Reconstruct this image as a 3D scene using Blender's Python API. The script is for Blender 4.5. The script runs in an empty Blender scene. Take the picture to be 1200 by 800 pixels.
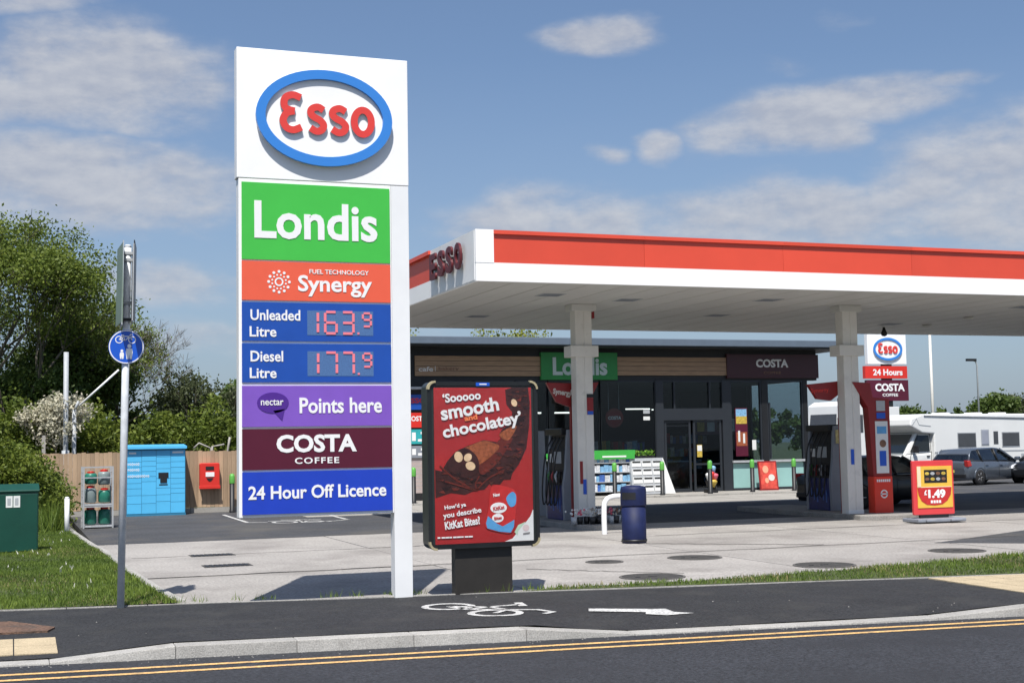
import bpy, bmesh, math, random
import numpy as np
from mathutils import Matrix, Vector
R = math.radians
random.seed(7)
SC = bpy.context.scene
COL = SC.collection

# ------------------------------------------------------------------ camera
CAM_H = 1.85
cam = bpy.data.cameras.new('camera'); camo = bpy.data.objects.new('camera', cam); COL.objects.link(camo); SC.camera = camo
cam.sensor_width = 36; cam.lens = 1588/1200*36; cam.clip_end = 3000; cam.clip_start = .1
def cam_axes(yaw, p, r):
    cy, sy = math.cos(yaw), math.sin(yaw)
    F = Vector((sy*math.cos(p), cy*math.cos(p), math.sin(p))); rt = Vector((cy, -sy, 0)); up = rt.cross(F)
    return math.cos(r)*rt-math.sin(r)*up, math.sin(r)*rt+math.cos(r)*up, F
cR, cU, cF = cam_axes(.355, .0757, .0175)
M = Matrix.Identity(4)
for i in range(3): M[i][0], M[i][1], M[i][2] = cR[i], cU[i], -cF[i]
M[2][3] = CAM_H
camo.matrix_world = M

# ------------------------------------------------------------------ sun and sky
SUN_EL, SUN_AZ = 61, 24            # light travels toward +X sin(az), +Y cos(az)
sun = bpy.data.lights.new('sun', 'SUN'); sun.energy = 5.0; sun.angle = R(.55); sun.color = (1, .955, .89)
suno = bpy.data.objects.new('sun', sun); COL.objects.link(suno)
sd = Vector((math.sin(R(SUN_AZ))*math.cos(R(SUN_EL)), math.cos(R(SUN_AZ))*math.cos(R(SUN_EL)), -math.sin(R(SUN_EL))))
suno.rotation_euler = sd.to_track_quat('-Z', 'Y').to_euler(); suno.location = (0, 0, 60)
SC.view_settings.view_transform = 'Standard'; SC.view_settings.look = 'None'; SC.view_settings.gamma = 1; SC.view_settings.exposure = 0.35
world = bpy.data.worlds.new('World'); SC.world = world; world.use_nodes = True
def build_sky():
    nt = world.node_tree; N = nt.nodes; L = nt.links; N.clear()
    out = N.new('ShaderNodeOutputWorld'); bg = N.new('ShaderNodeBackground'); bg.inputs['Strength'].default_value = .092
    sky = N.new('ShaderNodeTexSky'); sky.sky_type = 'NISHITA'; sky.sun_disc = False; sky.sun_elevation = R(SUN_EL)
    sky.sun_rotation = R(180+SUN_AZ); sky.air_density = 1.0; sky.dust_density = 1.6; sky.ozone_density = 1.2; sky.altitude = 50
    tc = N.new('ShaderNodeTexCoord')
    def mth(op, a, b=None, c=None, clamp=False):
        n = N.new('ShaderNodeMath'); n.operation = op; n.use_clamp = clamp
        for i, v in enumerate((a, b, c)):
            if v is None: continue
            if isinstance(v, (int, float)): n.inputs[i].default_value = v
            else: L.new(v, n.inputs[i])
        return n.outputs[0]
    sep = N.new('ShaderNodeSeparateXYZ'); L.new(tc.outputs['Generated'], sep.inputs[0])
    az = mth('MULTIPLY', mth('ARCTAN2', sep.outputs[0], sep.outputs[1]), 57.2958)
    el = mth('MULTIPLY', mth('ARCSINE', sep.outputs[2]), 57.2958)
    cmb = N.new('ShaderNodeCombineXYZ'); L.new(mth('MULTIPLY', az, .5), cmb.inputs[0]); L.new(el, cmb.inputs[1])
    def noise(sc, det, rough, vec):
        n = N.new('ShaderNodeTexNoise'); n.inputs['Scale'].default_value = sc; n.inputs['Detail'].default_value = det
        n.inputs['Roughness'].default_value = rough; L.new(vec, n.inputs['Vector']); return n.outputs['Fac']
    up = N.new('ShaderNodeVectorMath'); up.operation = 'ADD'; L.new(cmb.outputs[0], up.inputs[0]); up.inputs[1].default_value = (.12, .35, 0)
    n1 = noise(.55, 8, .58, cmb.outputs[0]); n2 = noise(1.6, 6, .62, cmb.outputs[0]); n1u = noise(.55, 8, .58, up.outputs[0])
    # individual clouds: azimuth, elevation, half width, half height (degrees), density
    blobs = [(2.8, 15.0, 6.4, 2.5, 1.0), (-1.5, 14.2, 4.5, 1.8, 1), (5.2, 13.6, 3.2, 1.1, .7), (2.8, 10.9, 8.2, 2.1, 1.0), (-2, 11.2, 4, 1.5, .9), (0.5, 17.7, 3.8, .7, .7),
             (24.6, 16.9, 3.1, .85, .85), (31.9, 12.9, 4.6, 1.6, 1.0), (35.4, 13.7, 4.4, 1.1, .95), (38.6, 14.2, 2.4, .45, .7), (32.6, 15.2, 1.4, .6, .4),
             (26.75, 12.4, 1.3, .9, .75), (24.55, 12.15, .9, .55, .6), (39.8, 9.8, 5.6, 2.9, .95), (44, 11, 5, 2.8, .9), (31.5, 9.0, 9.0, 1.8, .85), (22.5, 9.1, 6.5, 1.8, .85),
             (5.5, 6.9, 7, 1.1, .7), (8, 4.6, 9, 1.0, .55), (33, 5.5, 14, .8, .4), (34.9, 17, .9, .5, .35),
             (62, 24, 9, 4, .9), (85, 15, 11, 4, .9), (-25, 20, 11, 4, .9), (-50, 12, 12, 3, .9), (15, 34, 13, 5, .8), (-15, 38, 8, 5, .7), (115, 24, 14, 6, .9), (-90, 22, 14, 6, .9), (150, 14, 14, 4, .9), (-140, 16, 16, 5, .9), (180, 32, 16, 6, .8)]
    wn = N.new('ShaderNodeTexNoise'); wn.inputs['Scale'].default_value = .33; wn.inputs['Detail'].default_value = 4; L.new(cmb.outputs[0], wn.inputs['Vector'])
    ws = N.new('ShaderNodeSeparateColor'); L.new(wn.outputs['Color'], ws.inputs[0])
    az = mth('ADD', az, mth('MULTIPLY', mth('SUBTRACT', ws.outputs[0], .5), 5.0)); el = mth('ADD', el, mth('MULTIPLY', mth('SUBTRACT', ws.outputs[1], .5), 2.2))
    tot = None
    for a, e, ra, re, d in blobs:
        dx = mth('MULTIPLY', mth('SUBTRACT', az, a), 1/ra); dy = mth('MULTIPLY', mth('SUBTRACT', el, e), 1/re)
        # flatter below, billowed above
        q = mth('ADD', mth('MULTIPLY', dx, dx), mth('MULTIPLY', dy, dy))
        m = mth('MULTIPLY', mth('SUBTRACT', 1.35, q), d*.75, clamp=True)
        tot = m if tot is None else mth('MAXIMUM', tot, m)
    nn = mth('ADD', mth('MULTIPLY', mth('SUBTRACT', n1, .5), 1.5), mth('MULTIPLY', mth('SUBTRACT', n2, .5), .45))
    dens = mth('ADD', mth('MULTIPLY', tot, 1.0), nn)
    mr = N.new('ShaderNodeMapRange'); mr.interpolation_type = 'SMOOTHSTEP'
    L.new(dens, mr.inputs[0]); mr.inputs[1].default_value = .0; mr.inputs[2].default_value = 1.0; mr.inputs[3].default_value = 0; mr.inputs[4].default_value = .80
    fac = mth('MULTIPLY', mr.outputs[0], mth('MULTIPLY', tot, 1.8, clamp=True))
    # cloud colour: lit tops, grey bases
    ramp = N.new('ShaderNodeMapRange'); L.new(mth('ADD', mth('MULTIPLY', mth('SUBTRACT', n1, n1u), 2.4), mth('MULTIPLY', n2, .5)), ramp.inputs[0]); ramp.inputs[1].default_value = -.05; ramp.inputs[2].default_value = .6
    ccol = N.new('ShaderNodeMixRGB'); L.new(ramp.outputs[0], ccol.inputs[0]); ccol.inputs[1].default_value = (3.9, 4.1, 4.7, 1); ccol.inputs[2].default_value = (5.2, 5.25, 5.5, 1)
    mix = N.new('ShaderNodeMixRGB'); L.new(fac, mix.inputs[0]); L.new(ccol.outputs[0], mix.inputs[2])
    tint = N.new('ShaderNodeMixRGB'); tint.blend_type = 'MULTIPLY'; tint.inputs[0].default_value = 1; L.new(sky.outputs[0], tint.inputs[1]); tint.inputs[2].default_value = SKY_TINT
    # thin high veil that lifts the sky toward the horizon
    vz = N.new('ShaderNodeMapRange'); L.new(el, vz.inputs[0]); vz.inputs[1].default_value = 0; vz.inputs[2].default_value = 16; vz.inputs[3].default_value = .5; vz.inputs[4].default_value = .10
    veil = N.new('ShaderNodeMixRGB'); L.new(vz.outputs[0], veil.inputs[0]); L.new(tint.outputs[0], veil.inputs[1]); veil.inputs[2].default_value = (3.3, 4.0, 5.3, 1)
    L.new(veil.outputs[0], mix.inputs[1])
    L.new(mix.outputs[0], bg.inputs[0]); L.new(bg.outputs[0], out.inputs[0])
SKY_TINT = (.76, .87, 1.0, 1)
build_sky()

# ------------------------------------------------------------------ materials
def mat(name, col, rough=.6, metal=0., var=.08, scale=3., bump=0., bscale=80., spec=.5, speck=0., sscale=250., objvar=0., emit=None, coat=0., stain=None, stretch=None):
    m = bpy.data.materials.new(name); m.use_nodes = True; nt = m.node_tree; N = nt.nodes; L = nt.links
    b = N['Principled BSDF']; b.inputs['Roughness'].default_value = rough; b.inputs['Metallic'].default_value = metal
    b.inputs['Specular IOR Level'].default_value = spec; b.inputs['Coat Weight'].default_value = coat
    tc = N.new('ShaderNodeTexCoord'); vec = tc.outputs['Object']
    if stretch:
        mp = N.new('ShaderNodeMapping'); mp.inputs['Scale'].default_value = stretch; L.new(vec, mp.inputs[0]); vec = mp.outputs[0]
    cur = None
    def mul(cur, fac):
        x = N.new('ShaderNodeMixRGB'); x.blend_type = 'MULTIPLY'; x.inputs[0].default_value = 1
        if cur is None: x.inputs[1].default_value = (*col, 1)
        else: L.new(cur, x.inputs[1])
        L.new(fac, x.inputs[2]); return x.outputs[0]
    def rng(src, lo, hi, a=.3, c=.7):
        r = N.new('ShaderNodeMapRange'); L.new(src, r.inputs[0]); r.inputs[1].default_value = a; r.inputs[2].default_value = c
        r.inputs[3].default_value = lo; r.inputs[4].default_value = hi; return r.outputs[0]
    def noise(s, d=4, ro=.6):
        n = N.new('ShaderNodeTexNoise'); n.inputs['Scale'].default_value = s; n.inputs['Detail'].default_value = d; n.inputs['Roughness'].default_value = ro
        L.new(vec, n.inputs['Vector']); return n.outputs['Fac']
    if var: cur = mul(cur, rng(noise(scale), 1-var, 1+var))
    if speck: cur = mul(cur, rng(noise(sscale, 2, .7), 1-speck, 1+speck, .35, .65))
    if objvar:
        oi = N.new('ShaderNodeObjectInfo'); cur = mul(cur, rng(oi.outputs['Random'], 1-objvar, 1+objvar, 0, 1))
    if stain:
        s_col, s_scale, s_lo, s_hi = stain
        x = N.new('ShaderNodeMixRGB'); L.new(rng(noise(s_scale, 5, .65), 0, 1, s_lo, s_hi), x.inputs[0])
        if cur is None: x.inputs[1].default_value = (*col, 1)
        else: L.new(cur, x.inputs[1])
        x.inputs[2].default_value = (*s_col, 1); cur = x.outputs[0]
    if cur is None: b.inputs['Base Color'].default_value = (*col, 1)
    else: L.new(cur, b.inputs['Base Color'])
    if bump:
        bp = N.new('ShaderNodeBump'); bp.inputs['Strength'].default_value = bump; bp.inputs['Distance'].default_value = .02
        L.new(noise(bscale, 3, .6), bp.inputs['Height']); L.new(bp.outputs[0], b.inputs['Normal'])
    if emit:
        b.inputs['Emission Color'].default_value = (*emit[:3], 1); b.inputs['Emission Strength'].default_value = emit[3]
    return m
def glassmat(name, tint=(.75, .8, .8), base=.05, rough=.02, trans=1.):
    m = bpy.data.materials.new(name); m.use_nodes = True; nt = m.node_tree; N = nt.nodes; L = nt.links; N.clear()
    o = N.new('ShaderNodeOutputMaterial'); t = N.new('ShaderNodeBsdfTransparent'); t.inputs[0].default_value = (*tint, 1)
    g = N.new('ShaderNodeBsdfGlossy'); g.inputs['Roughness'].default_value = rough; g.inputs[0].default_value = (.95, .97, 1, 1)
    lw = N.new('ShaderNodeLayerWeight'); lw.inputs[0].default_value = .5
    p = N.new('ShaderNodeMath'); p.operation = 'POWER'; L.new(lw.outputs['Facing'], p.inputs[0]); p.inputs[1].default_value = 4
    a = N.new('ShaderNodeMath'); a.operation = 'MULTIPLY_ADD'; L.new(p.outputs[0], a.inputs[0]); a.inputs[1].default_value = .9; a.inputs[2].default_value = base; a.use_clamp = True
    mx = N.new('ShaderNodeMixShader'); L.new(a.outputs[0], mx.inputs[0]); L.new(t.outputs[0], mx.inputs[1]); L.new(g.outputs[0], mx.inputs[2]); L.new(mx.outputs[0], o.inputs[0])
    return m
def leafmat(name, col, var=.45, trans=.35, rough=.55):
    m = bpy.data.materials.new(name); m.use_nodes = True; nt = m.node_tree; N = nt.nodes; L = nt.links
    b = N['Principled BSDF']; b.inputs['Roughness'].default_value = rough; b.inputs['Specular IOR Level'].default_value = .3
    at = N.new('ShaderNodeAttribute'); at.attribute_name = 'tint'
    r = N.new('ShaderNodeMapRange'); L.new(at.outputs['Fac'], r.inputs[0]); r.inputs[3].default_value = 1-var; r.inputs[4].default_value = 1+var
    x = N.new('ShaderNodeMixRGB'); x.blend_type = 'MULTIPLY'; x.inputs[0].default_value = 1; x.inputs[1].default_value = (*col, 1); L.new(r.outputs[0], x.inputs[2])
    hs = N.new('ShaderNodeHueSaturation'); L.new(x.outputs[0], hs.inputs['Color'])
    r2 = N.new('ShaderNodeMapRange'); L.new(at.outputs['Fac'], r2.inputs[0]); r2.inputs[3].default_value = .52; r2.inputs[4].default_value = .485; L.new(r2.outputs[0], hs.inputs['Hue'])
    L.new(hs.outputs[0], b.inputs['Base Color'])
    tr = N.new('ShaderNodeBsdfTranslucent'); L.new(hs.outputs[0], tr.inputs[0])
    mx = N.new('ShaderNodeMixShader'); mx.inputs[0].default_value = trans; L.new(b.outputs[0], mx.inputs[1]); L.new(tr.outputs[0], mx.inputs[2])
    L.new(mx.outputs[0], N['Material Output'].inputs[0]); return m

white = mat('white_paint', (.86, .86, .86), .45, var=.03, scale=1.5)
white_grime = mat('white_cladding', (.76, .77, .78), .4, var=.05, scale=1.2, stain=((.5, .5, .49), 2.5, .62, .9))
esso_blue = mat('ring_blue', (.035, .21, .62), .4, var=.03)
esso_red = mat('letter_red', (.68, .05, .04), .4, var=.03)
p_green = mat('panel_green', (.055, .47, .06), .35, var=.03)
p_red = mat('panel_coral', (.75, .11, .055), .35, var=.03)
p_blue = mat('panel_blue', (.012, .07, .36), .3, var=.05)
p_blue2 = mat('panel_royal_blue', (.014, .05, .45), .3, var=.05)
p_purple = mat('panel_purple', (.2, .09, .48), .3, var=.05)
p_maroon = mat('panel_maroon', (.085, .008, .025), .3, var=.05)
purple_dk = mat('dark_purple', (.075, .02, .25), .35)
led_off = mat('led_unlit', (.07, .15, .33), .4, var=.15, scale=60)
led_on = mat('led_lit', (.5, .14, .17), .4, var=0, emit=(1, .22, .28, .28))
red_fascia = mat('fascia_red', (.68, .075, .04), .35, var=.05, scale=.8, objvar=.11)
red_dark = mat('fascia_lip_red', (.5, .045, .025), .4)
darkred = mat('dark_red_letters', (.10, .01, .015), .4)
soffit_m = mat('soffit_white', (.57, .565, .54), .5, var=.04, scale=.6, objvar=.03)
pole_steel = mat('pole_steel', (.60, .63, .66), .55, .0, var=.12, scale=14)
steel = mat('galvanised_steel', (.36, .38, .40), .55, .0, var=.12, scale=14)
steel_l = mat('light_grey_metal', (.42, .44, .46), .5, .2, var=.08, scale=9)
dk_metal = mat('dark_metal', (.018, .02, .022), .35, .3, var=.15, scale=8)
black = mat('black_plastic', (.012, .012, .014), .45)
charcoal = mat('charcoal_cladding', (.010, .011, .013), .5, var=.12)
anthr = mat('anthracite_frame', (.026, .031, .039), .45, .2, var=.06)
roofgrey = mat('roof_edge_grey', (.13, .165, .21), .45, .2, var=.06)
wood_sign = mat('timber_cladding', (.30, .19, .11), .6, var=.2, scale=2, stretch=(1, 8, 12))
col_m = mat('column_paint', (.68, .66, .62), .5, var=.06, scale=2, stain=((.5, .48, .45), 3, .6, .85))
asphalt = mat('path_asphalt', (.020, .0205, .0225), .85, var=.22, scale=1.1, speck=.6, sscale=34, bump=1.0, bscale=42, stain=((.040, .039, .037), 1.3, .5, .8))
road_m = mat('road_asphalt', (.026, .028, .034), .8, var=.14, scale=.7, speck=.65, sscale=36, bump=1.0, bscale=44, stain=((.019, .020, .024), .5, .48, .7))
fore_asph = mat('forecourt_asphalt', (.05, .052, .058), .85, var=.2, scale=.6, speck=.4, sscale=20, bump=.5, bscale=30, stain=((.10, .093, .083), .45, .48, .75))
conc = mat('concrete_slab', (.315, .298, .28), .85, var=.12, scale=.45, speck=.22, sscale=22, bump=.4, bscale=30, objvar=.07, stain=((.18, .165, .155), .55, .47, .78))
conc2 = mat('paving_concrete', (.32, .305, .28), .85, var=.08, scale=1, speck=.15, sscale=50, objvar=.06, stain=((.28, .27, .25), .8, .55, .85))
kerb_m = mat('kerb_concrete', (.34, .33, .31), .8, var=.1, scale=4, speck=.25, sscale=90, bump=.35, bscale=70, objvar=.08, stain=((.2, .19, .175), 3.2, .58, .8))
joint_m = mat('joint_mortar', (.10, .095, .09), .9, var=.2)
island_m = mat('island_concrete', (.25, .24, .225), .85, var=.15, scale=3, speck=.2, sscale=50, bump=.3)
line_w = mat('white_road_paint', (.50, .50, .49), .6, var=.15, scale=6, speck=.3, sscale=40, stain=((.12, .12, .12), 13, .53, .75))
line_y = mat('yellow_road_paint', (.66, .41, .16), .6, var=.15, scale=5, speck=.3, sscale=40, stain=((.25, .19, .12), 9, .52, .75))
tactile = mat('buff_tactile_paving', (.43, .35, .23), .85, var=.1, scale=3, speck=.2, sscale=60, bump=.3)
rust = mat('rusty_iron', (.13, .075, .05), .9, 0, var=.3, scale=6, speck=.5, sscale=30, bump=.8, bscale=30, stain=((.04, .038, .036), 3, .5, .75))
iron = mat('cast_iron', (.055, .053, .05), .75, .2, var=.2, scale=8, speck=.3, sscale=50)
soil = mat('turf_soil', (.055, .07, .022), .95, var=.3, scale=3, speck=.4, sscale=40)
earth = mat('far_ground', (.09, .10, .055), .95, var=.2, scale=.1)
cabgreen = mat('cabinet_green', (.006, .055, .038), .4, var=.12, scale=3, stain=((.012, .075, .05), 5, .6, .9))
lockblue = mat('locker_blue', (.09, .46, .78), .35, var=.03, objvar=.03)
lockdk = mat('locker_top_blue', (.03, .19, .33), .4)
fwood = mat('fence_timber', (.38, .265, .17), .8, var=.2, scale=2.2, objvar=.18, stretch=(9, 9, .8), bump=.3, bscale=40)
gasgreen = mat('gas_bottle_green', (.02, .17, .12), .4, var=.12, scale=5)
gasgrey = mat('gas_bottle_grey', (.2, .25, .25), .4, var=.12)
redplast = mat('red_plastic', (.62, .03, .02), .35, var=.05)
totemred = mat('totem_red', (.70, .035, .015), .35, var=.05)
totemdk = mat('dark_red_metal', (.24, .012, .014), .4, var=.06)
binblue = mat('bin_navy', (.008, .014, .06), .6, var=.2, scale=6, spec=.3)
pumpblue = mat('pump_navy', (.012, .022, .12), .3, var=.3, scale=14)
pumpgrey = mat('pump_grey', (.24, .26, .30), .4, .1, var=.07, scale=4)
bollgreen = mat('reflective_green', (.10, .36, .06), .5)
adv_frame = mat('poster_frame', (.028, .036, .036), .35, .3, var=.1)
brass = mat('worn_cream_metal', (.42, .36, .22), .5, .2, var=.2, scale=30)
leg_m = mat('brown_black_steel', (.030, .027, .024), .5, .2, var=.15, scale=5, stain=((.06, .05, .04), 7, .62, .85))
poster_red = mat('poster_red', (.36, .022, .024), .25, var=.14, scale=2.5, coat=.3)
choc = mat('poster_chocolate', (.045, .014, .014), .3, var=.4, scale=9)
choc2 = mat('poster_brown_red', (.13, .022, .016), .3, var=.3, scale=8)
crumb = mat('poster_crumb', (.30, .085, .035), .35, var=.4, scale=25)
nutm = mat('poster_nut', (.72, .52, .32), .35, var=.15, scale=20)
sky_b = mat('pack_blue', (.10, .33, .62), .35, var=.1, scale=9)
packred = mat('pack_red', (.50, .03, .03), .3, var=.12, scale=12)
pprwhite = mat('paper_white', (.70, .71, .70), .5, var=.05)
txt_w = mat('lettering_white', (.80, .80, .80), .5, var=0)
txt_soft = mat('lettering_cream', (.62, .6, .56), .5, var=0)
txt_orange = mat('lettering_orange', (.85, .22, .08), .5, var=0)
signblue = mat('sign_blue', (.012, .09, .52), .3, var=.03)
sage = mat('sign_edge_green', (.16, .22, .17), .5)
glass = glassmat('shop_glass', (.70, .76, .78), .022)
glass_dark = glassmat('vehicle_glass', (.12, .14, .15), .10)
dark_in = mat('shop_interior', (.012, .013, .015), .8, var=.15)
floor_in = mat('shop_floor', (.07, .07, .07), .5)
teal = mat('frosted_teal', (.27, .47, .45), .45, var=.06, scale=1)
brightgreen = mat('bright_green', (.05, .38, .06), .45, var=.05)
goods = [mat('packaging_%s' % n, c, .45, var=.35, scale=14) for n, c in (('blue', (.06, .14, .42)), ('white', (.6, .62, .65)), ('red', (.4, .05, .05)), ('yellow', (.5, .36, .06)), ('sky', (.2, .4, .6)), ('green', (.08, .25, .08)), ('brown', (.18, .09, .05)))]
tyre = mat('tyre_rubber', (.015, .015, .016), .85)
alloy = mat('alloy_wheel', (.5, .5, .5), .35, .7)
car_grey = mat('car_paint_slate', (.12, .14, .17), .25, .5, var=.03, coat=.8)
car_black = mat('car_paint_black', (.005, .006, .008), .4, .0, var=.02, coat=.25)
car_white = mat('motorhome_white', (.74, .75, .74), .35, var=.03, scale=.8, coat=.3)
tail = mat('tail_light_red', (.5, .02, .02), .2, coat=.8)
headl = mat('head_lamp_clear', (.6, .62, .65), .15, coat=1)
lampon = mat('lit_tube', (.9, .9, .85), .5, emit=(1, .97, .88, 2.2))
bark = mat('bark', (.12, .10, .085), .9, var=.25, scale=6, bump=.5)
twig_m = mat('pale_twig', (.12, .105, .08), .9, var=.25, scale=5)
leaf_a = leafmat('leaf_mid_green', (.135, .18, .03))
leaf_b = leafmat('leaf_dark_green', (.085, .13, .028))
leaf_y = leafmat('leaf_spring_yellow', (.22, .24, .03))
leaf_g = leafmat('leaf_grey_green', (.09, .11, .05))
blossom = leafmat('blossom_white', (.55, .52, .40), .25, .3)
leaf_h = leafmat('leaf_hedge', (.125, .165, .025))
grass_m = leafmat('grass_blade', (.125, .185, .032), .5, .3)
straw_m = leafmat('dry_grass', (.30, .25, .12), .3, .2)
daisy_m = leafmat('daisy', (.7, .7, .62), .1, .1)
flower_p = mat('flower_pink', (.6, .12, .18), .6, var=.3, scale=30)

# ------------------------------------------------------------------ object helpers
def link(name, me, parent=None, loc=None):
    o = bpy.data.objects.new(name, me); COL.objects.link(o)
    if parent is not None: o.parent = parent
    if loc: o.location = loc
    return o
def tag(o, label=None, cat=None, group=None, kind=None):
    if label: o['label'] = label
    if cat: o['category'] = cat
    if group: o['group'] = group
    if kind: o['kind'] = kind
    return o
def thing(name, label, cat, loc=(0, 0, 0), rz=0, group=None):
    o = bpy.data.objects.new(name, None); COL.objects.link(o); o.location = loc; o.rotation_euler = (0, 0, rz)
    o.empty_display_size = .2
    return tag(o, label, cat, group)
def dup(root, loc, rz=None, label=None, group=None):
    r = root.copy(); COL.objects.link(r); r.location = loc
    if rz is not None: r.rotation_euler = (0, 0, rz)
    if label: r['label'] = label
    if group: r['group'] = group
    for ch in list(root.children):
        c = ch.copy(); COL.objects.link(c); c.parent = r
        for g in ch.children:
            d = g.copy(); COL.objects.link(d); d.parent = c
    return r

class MB:
    def __init__(s): s.v = []; s.f = []; s.mi = []; s.sm = []
    def add(s, vs, fs, m=0, sm=False):
        n = len(s.v); s.v += [tuple(x) for x in vs]
        for f in fs: s.f.append(tuple(n+i for i in f)); s.mi.append(m); s.sm.append(sm)
        return s
    def box(s, x0, x1, y0, y1, z0, z1, m=0):
        return s.add([(x0, y0, z0), (x1, y0, z0), (x1, y1, z0), (x0, y1, z0), (x0, y0, z1), (x1, y0, z1), (x1, y1, z1), (x0, y1, z1)],
                     [(3, 2, 1, 0), (4, 5, 6, 7), (0, 1, 5, 4), (1, 2, 6, 5), (2, 3, 7, 6), (3, 0, 4, 7)], m)
    def hexa(s, P, m=0):   # 8 points, bottom 4 then top 4
        return s.add(P, [(3, 2, 1, 0), (4, 5, 6, 7), (0, 1, 5, 4), (1, 2, 6, 5), (2, 3, 7, 6), (3, 0, 4, 7)], m)
    def prism(s, pts, a, b, plane='xz', m=0, sm=False):  # polygon in plane, from a to b on the third axis
        n = len(pts)
        f3 = {'xz': lambda p, t: (p[0], t, p[1]), 'xy': lambda p, t: (p[0], p[1], t), 'yz': lambda p, t: (t, p[0], p[1])}[plane]
        vs = [f3(p, a) for p in pts]+[f3(p, b) for p in pts]
        s.add(vs, [tuple(range(n)), tuple(reversed(range(n, 2*n)))], m)
        k = len(s.v)-2*n
        for i in range(n):
            j = (i+1) % n; s.f.append((k+i, k+i+n, k+j+n, k+j)); s.mi.append(m); s.sm.append(sm)
        return s
    def lathe(s, prof, c=(0, 0, 0), n=20, m=0, sm=True, axis='z'):
        vs = []; fs = []
        for r, z in prof:
            for k in range(n):
                a = 2*math.pi*k/n; p = (r*math.cos(a), r*math.sin(a), z)
                if axis == 'x': p = (p[2], p[0], p[1])
                if axis == 'y': p = (p[0], p[2], p[1])
                vs.append((p[0]+c[0], p[1]+c[1], p[2]+c[2]))
        for i in range(len(prof)-1):
            for k in range(n):
                l = (k+1) % n; fs.append((i*n+k, i*n+l, (i+1)*n+l, (i+1)*n+k))
        s.add(vs, fs, m, sm)
        b = len(s.v)-len(vs)
        for i0 in (0, len(prof)-1):
            if prof[i0][0] > 1e-5: s.f.append(tuple(b+i0*n+k for k in range(n))); s.mi.append(m); s.sm.append(False)
        return s
    def cyl(s, x, y, z0, z1, r, n=16, m=0, r2=None): return s.lathe([(r, z0), (r if r2 is None else r2, z1)], (x, y, 0), n, m)
    def tube(s, pts, r, n=8, m=0, cap=True):
        P = [Vector(p) for p in pts]; rr = r if isinstance(r, (list, tuple)) else [r]*len(P)
        vs = []; fs = []; pn = None
        for i, p in enumerate(P):
            t = (P[min(i+1, len(P)-1)]-P[max(i-1, 0)]).normalized()
            if pn is None:
                a = Vector((0, 0, 1)) if abs(t.z) < .9 else Vector((1, 0, 0)); u = t.cross(a).normalized()
            else: u = (pn-t*pn.dot(t)).normalized()
            pn = u; w = t.cross(u)
            for k in range(n):
                an = 2*math.pi*k/n; vs.append(p+(u*math.cos(an)+w*math.sin(an))*rr[i])
        for i in range(len(P)-1):
            for k in range(n):
                l = (k+1) % n; fs.append((i*n+k, i*n+l, (i+1)*n+l, (i+1)*n+k))
        s.add(vs, fs, m, True)
        if cap:
            b = len(s.v)-len(vs); s.f.append(tuple(b+k for k in range(n))); s.mi.append(m); s.sm.append(False)
            s.f.append(tuple(b+(len(P)-1)*n+k for k in range(n))); s.mi.append(m); s.sm.append(False)
        return s
    def stroke(s, pts, w, a, b, plane='xz', closed=False, smooth=True, m=0):   # ribbon of width w along pts, extruded from a to b
        if smooth: pts = spline(pts, closed)
        n = len(pts); L_, R_ = [], []
        for i in range(n):
            p = pts[i]; q0 = pts[i-1] if (i > 0 or closed) else pts[i]; q1 = pts[(i+1) % n] if (i < n-1 or closed) else pts[i]
            dx, dy = q1[0]-q0[0], q1[1]-q0[1]; d = math.hypot(dx, dy) or 1; nx, ny = -dy/d*w/2, dx/d*w/2
            L_.append((p[0]+nx, p[1]+ny)); R_.append((p[0]-nx, p[1]-ny))
        f3 = {'xz': lambda p, t: (p[0], t, p[1]), 'xy': lambda p, t: (p[0], p[1], t), 'yz': lambda p, t: (t, p[0], p[1])}[plane]
        vs = [f3(p, a) for p in L_]+[f3(p, a) for p in R_]+[f3(p, b) for p in L_]+[f3(p, b) for p in R_]
        fs = []
        for i in range(n if closed else n-1):
            j = (i+1) % n
            fs += [(i, j, n+j, n+i), (2*n+i, 3*n+i, 3*n+j, 2*n+j), (i, 2*n+i, 2*n+j, j), (n+i, n+j, 3*n+j, 3*n+i)]
        if not closed: fs += [(0, n, 3*n, 2*n), (n-1, 3*n-1, 4*n-1, 2*n-1)]
        return s.add(vs, fs, m)
    def build(s, name, mats, parent=None, loc=None, bevel=0, seg=2):
        if not isinstance(mats, (list, tuple)): mats = [mats]
        me = bpy.data.meshes.new(name); me.from_pydata(s.v, [], s.f)
        for m in mats: me.materials.append(m)
        me.polygons.foreach_set('material_index', s.mi); me.polygons.foreach_set('use_smooth', s.sm)
        bm = bmesh.new(); bm.from_mesh(me); bmesh.ops.recalc_face_normals(bm, faces=bm.faces); bm.to_mesh(me); bm.free(); me.update()
        o = link(name, me, parent, loc)
        if bevel:
            b = o.modifiers.new('bevel', 'BEVEL'); b.width = bevel; b.segments = seg; b.limit_method = 'ANGLE'; b.angle_limit = R(35)
        return o
def spline(pts, closed=False, k=5):
    n = len(pts); out = []
    rng = range(n if closed else n-1)
    for i in rng:
        g = (lambda j: pts[j % n]) if closed else (lambda j: pts[max(0, min(n-1, j))])
        p0, p1, p2, p3 = g(i-1), g(i), g(i+1), g(i+2)
        for t in range(k):
            t /= k
            out.append(tuple(.5*((2*b)+(-a+c)*t+(2*a-5*b+4*c-d)*t*t+(-a+3*b-3*c+d)*t**3) for a, b, c, d in zip(p0, p1, p2, p3)))
    if not closed: out.append(pts[-1])
    return out
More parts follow.
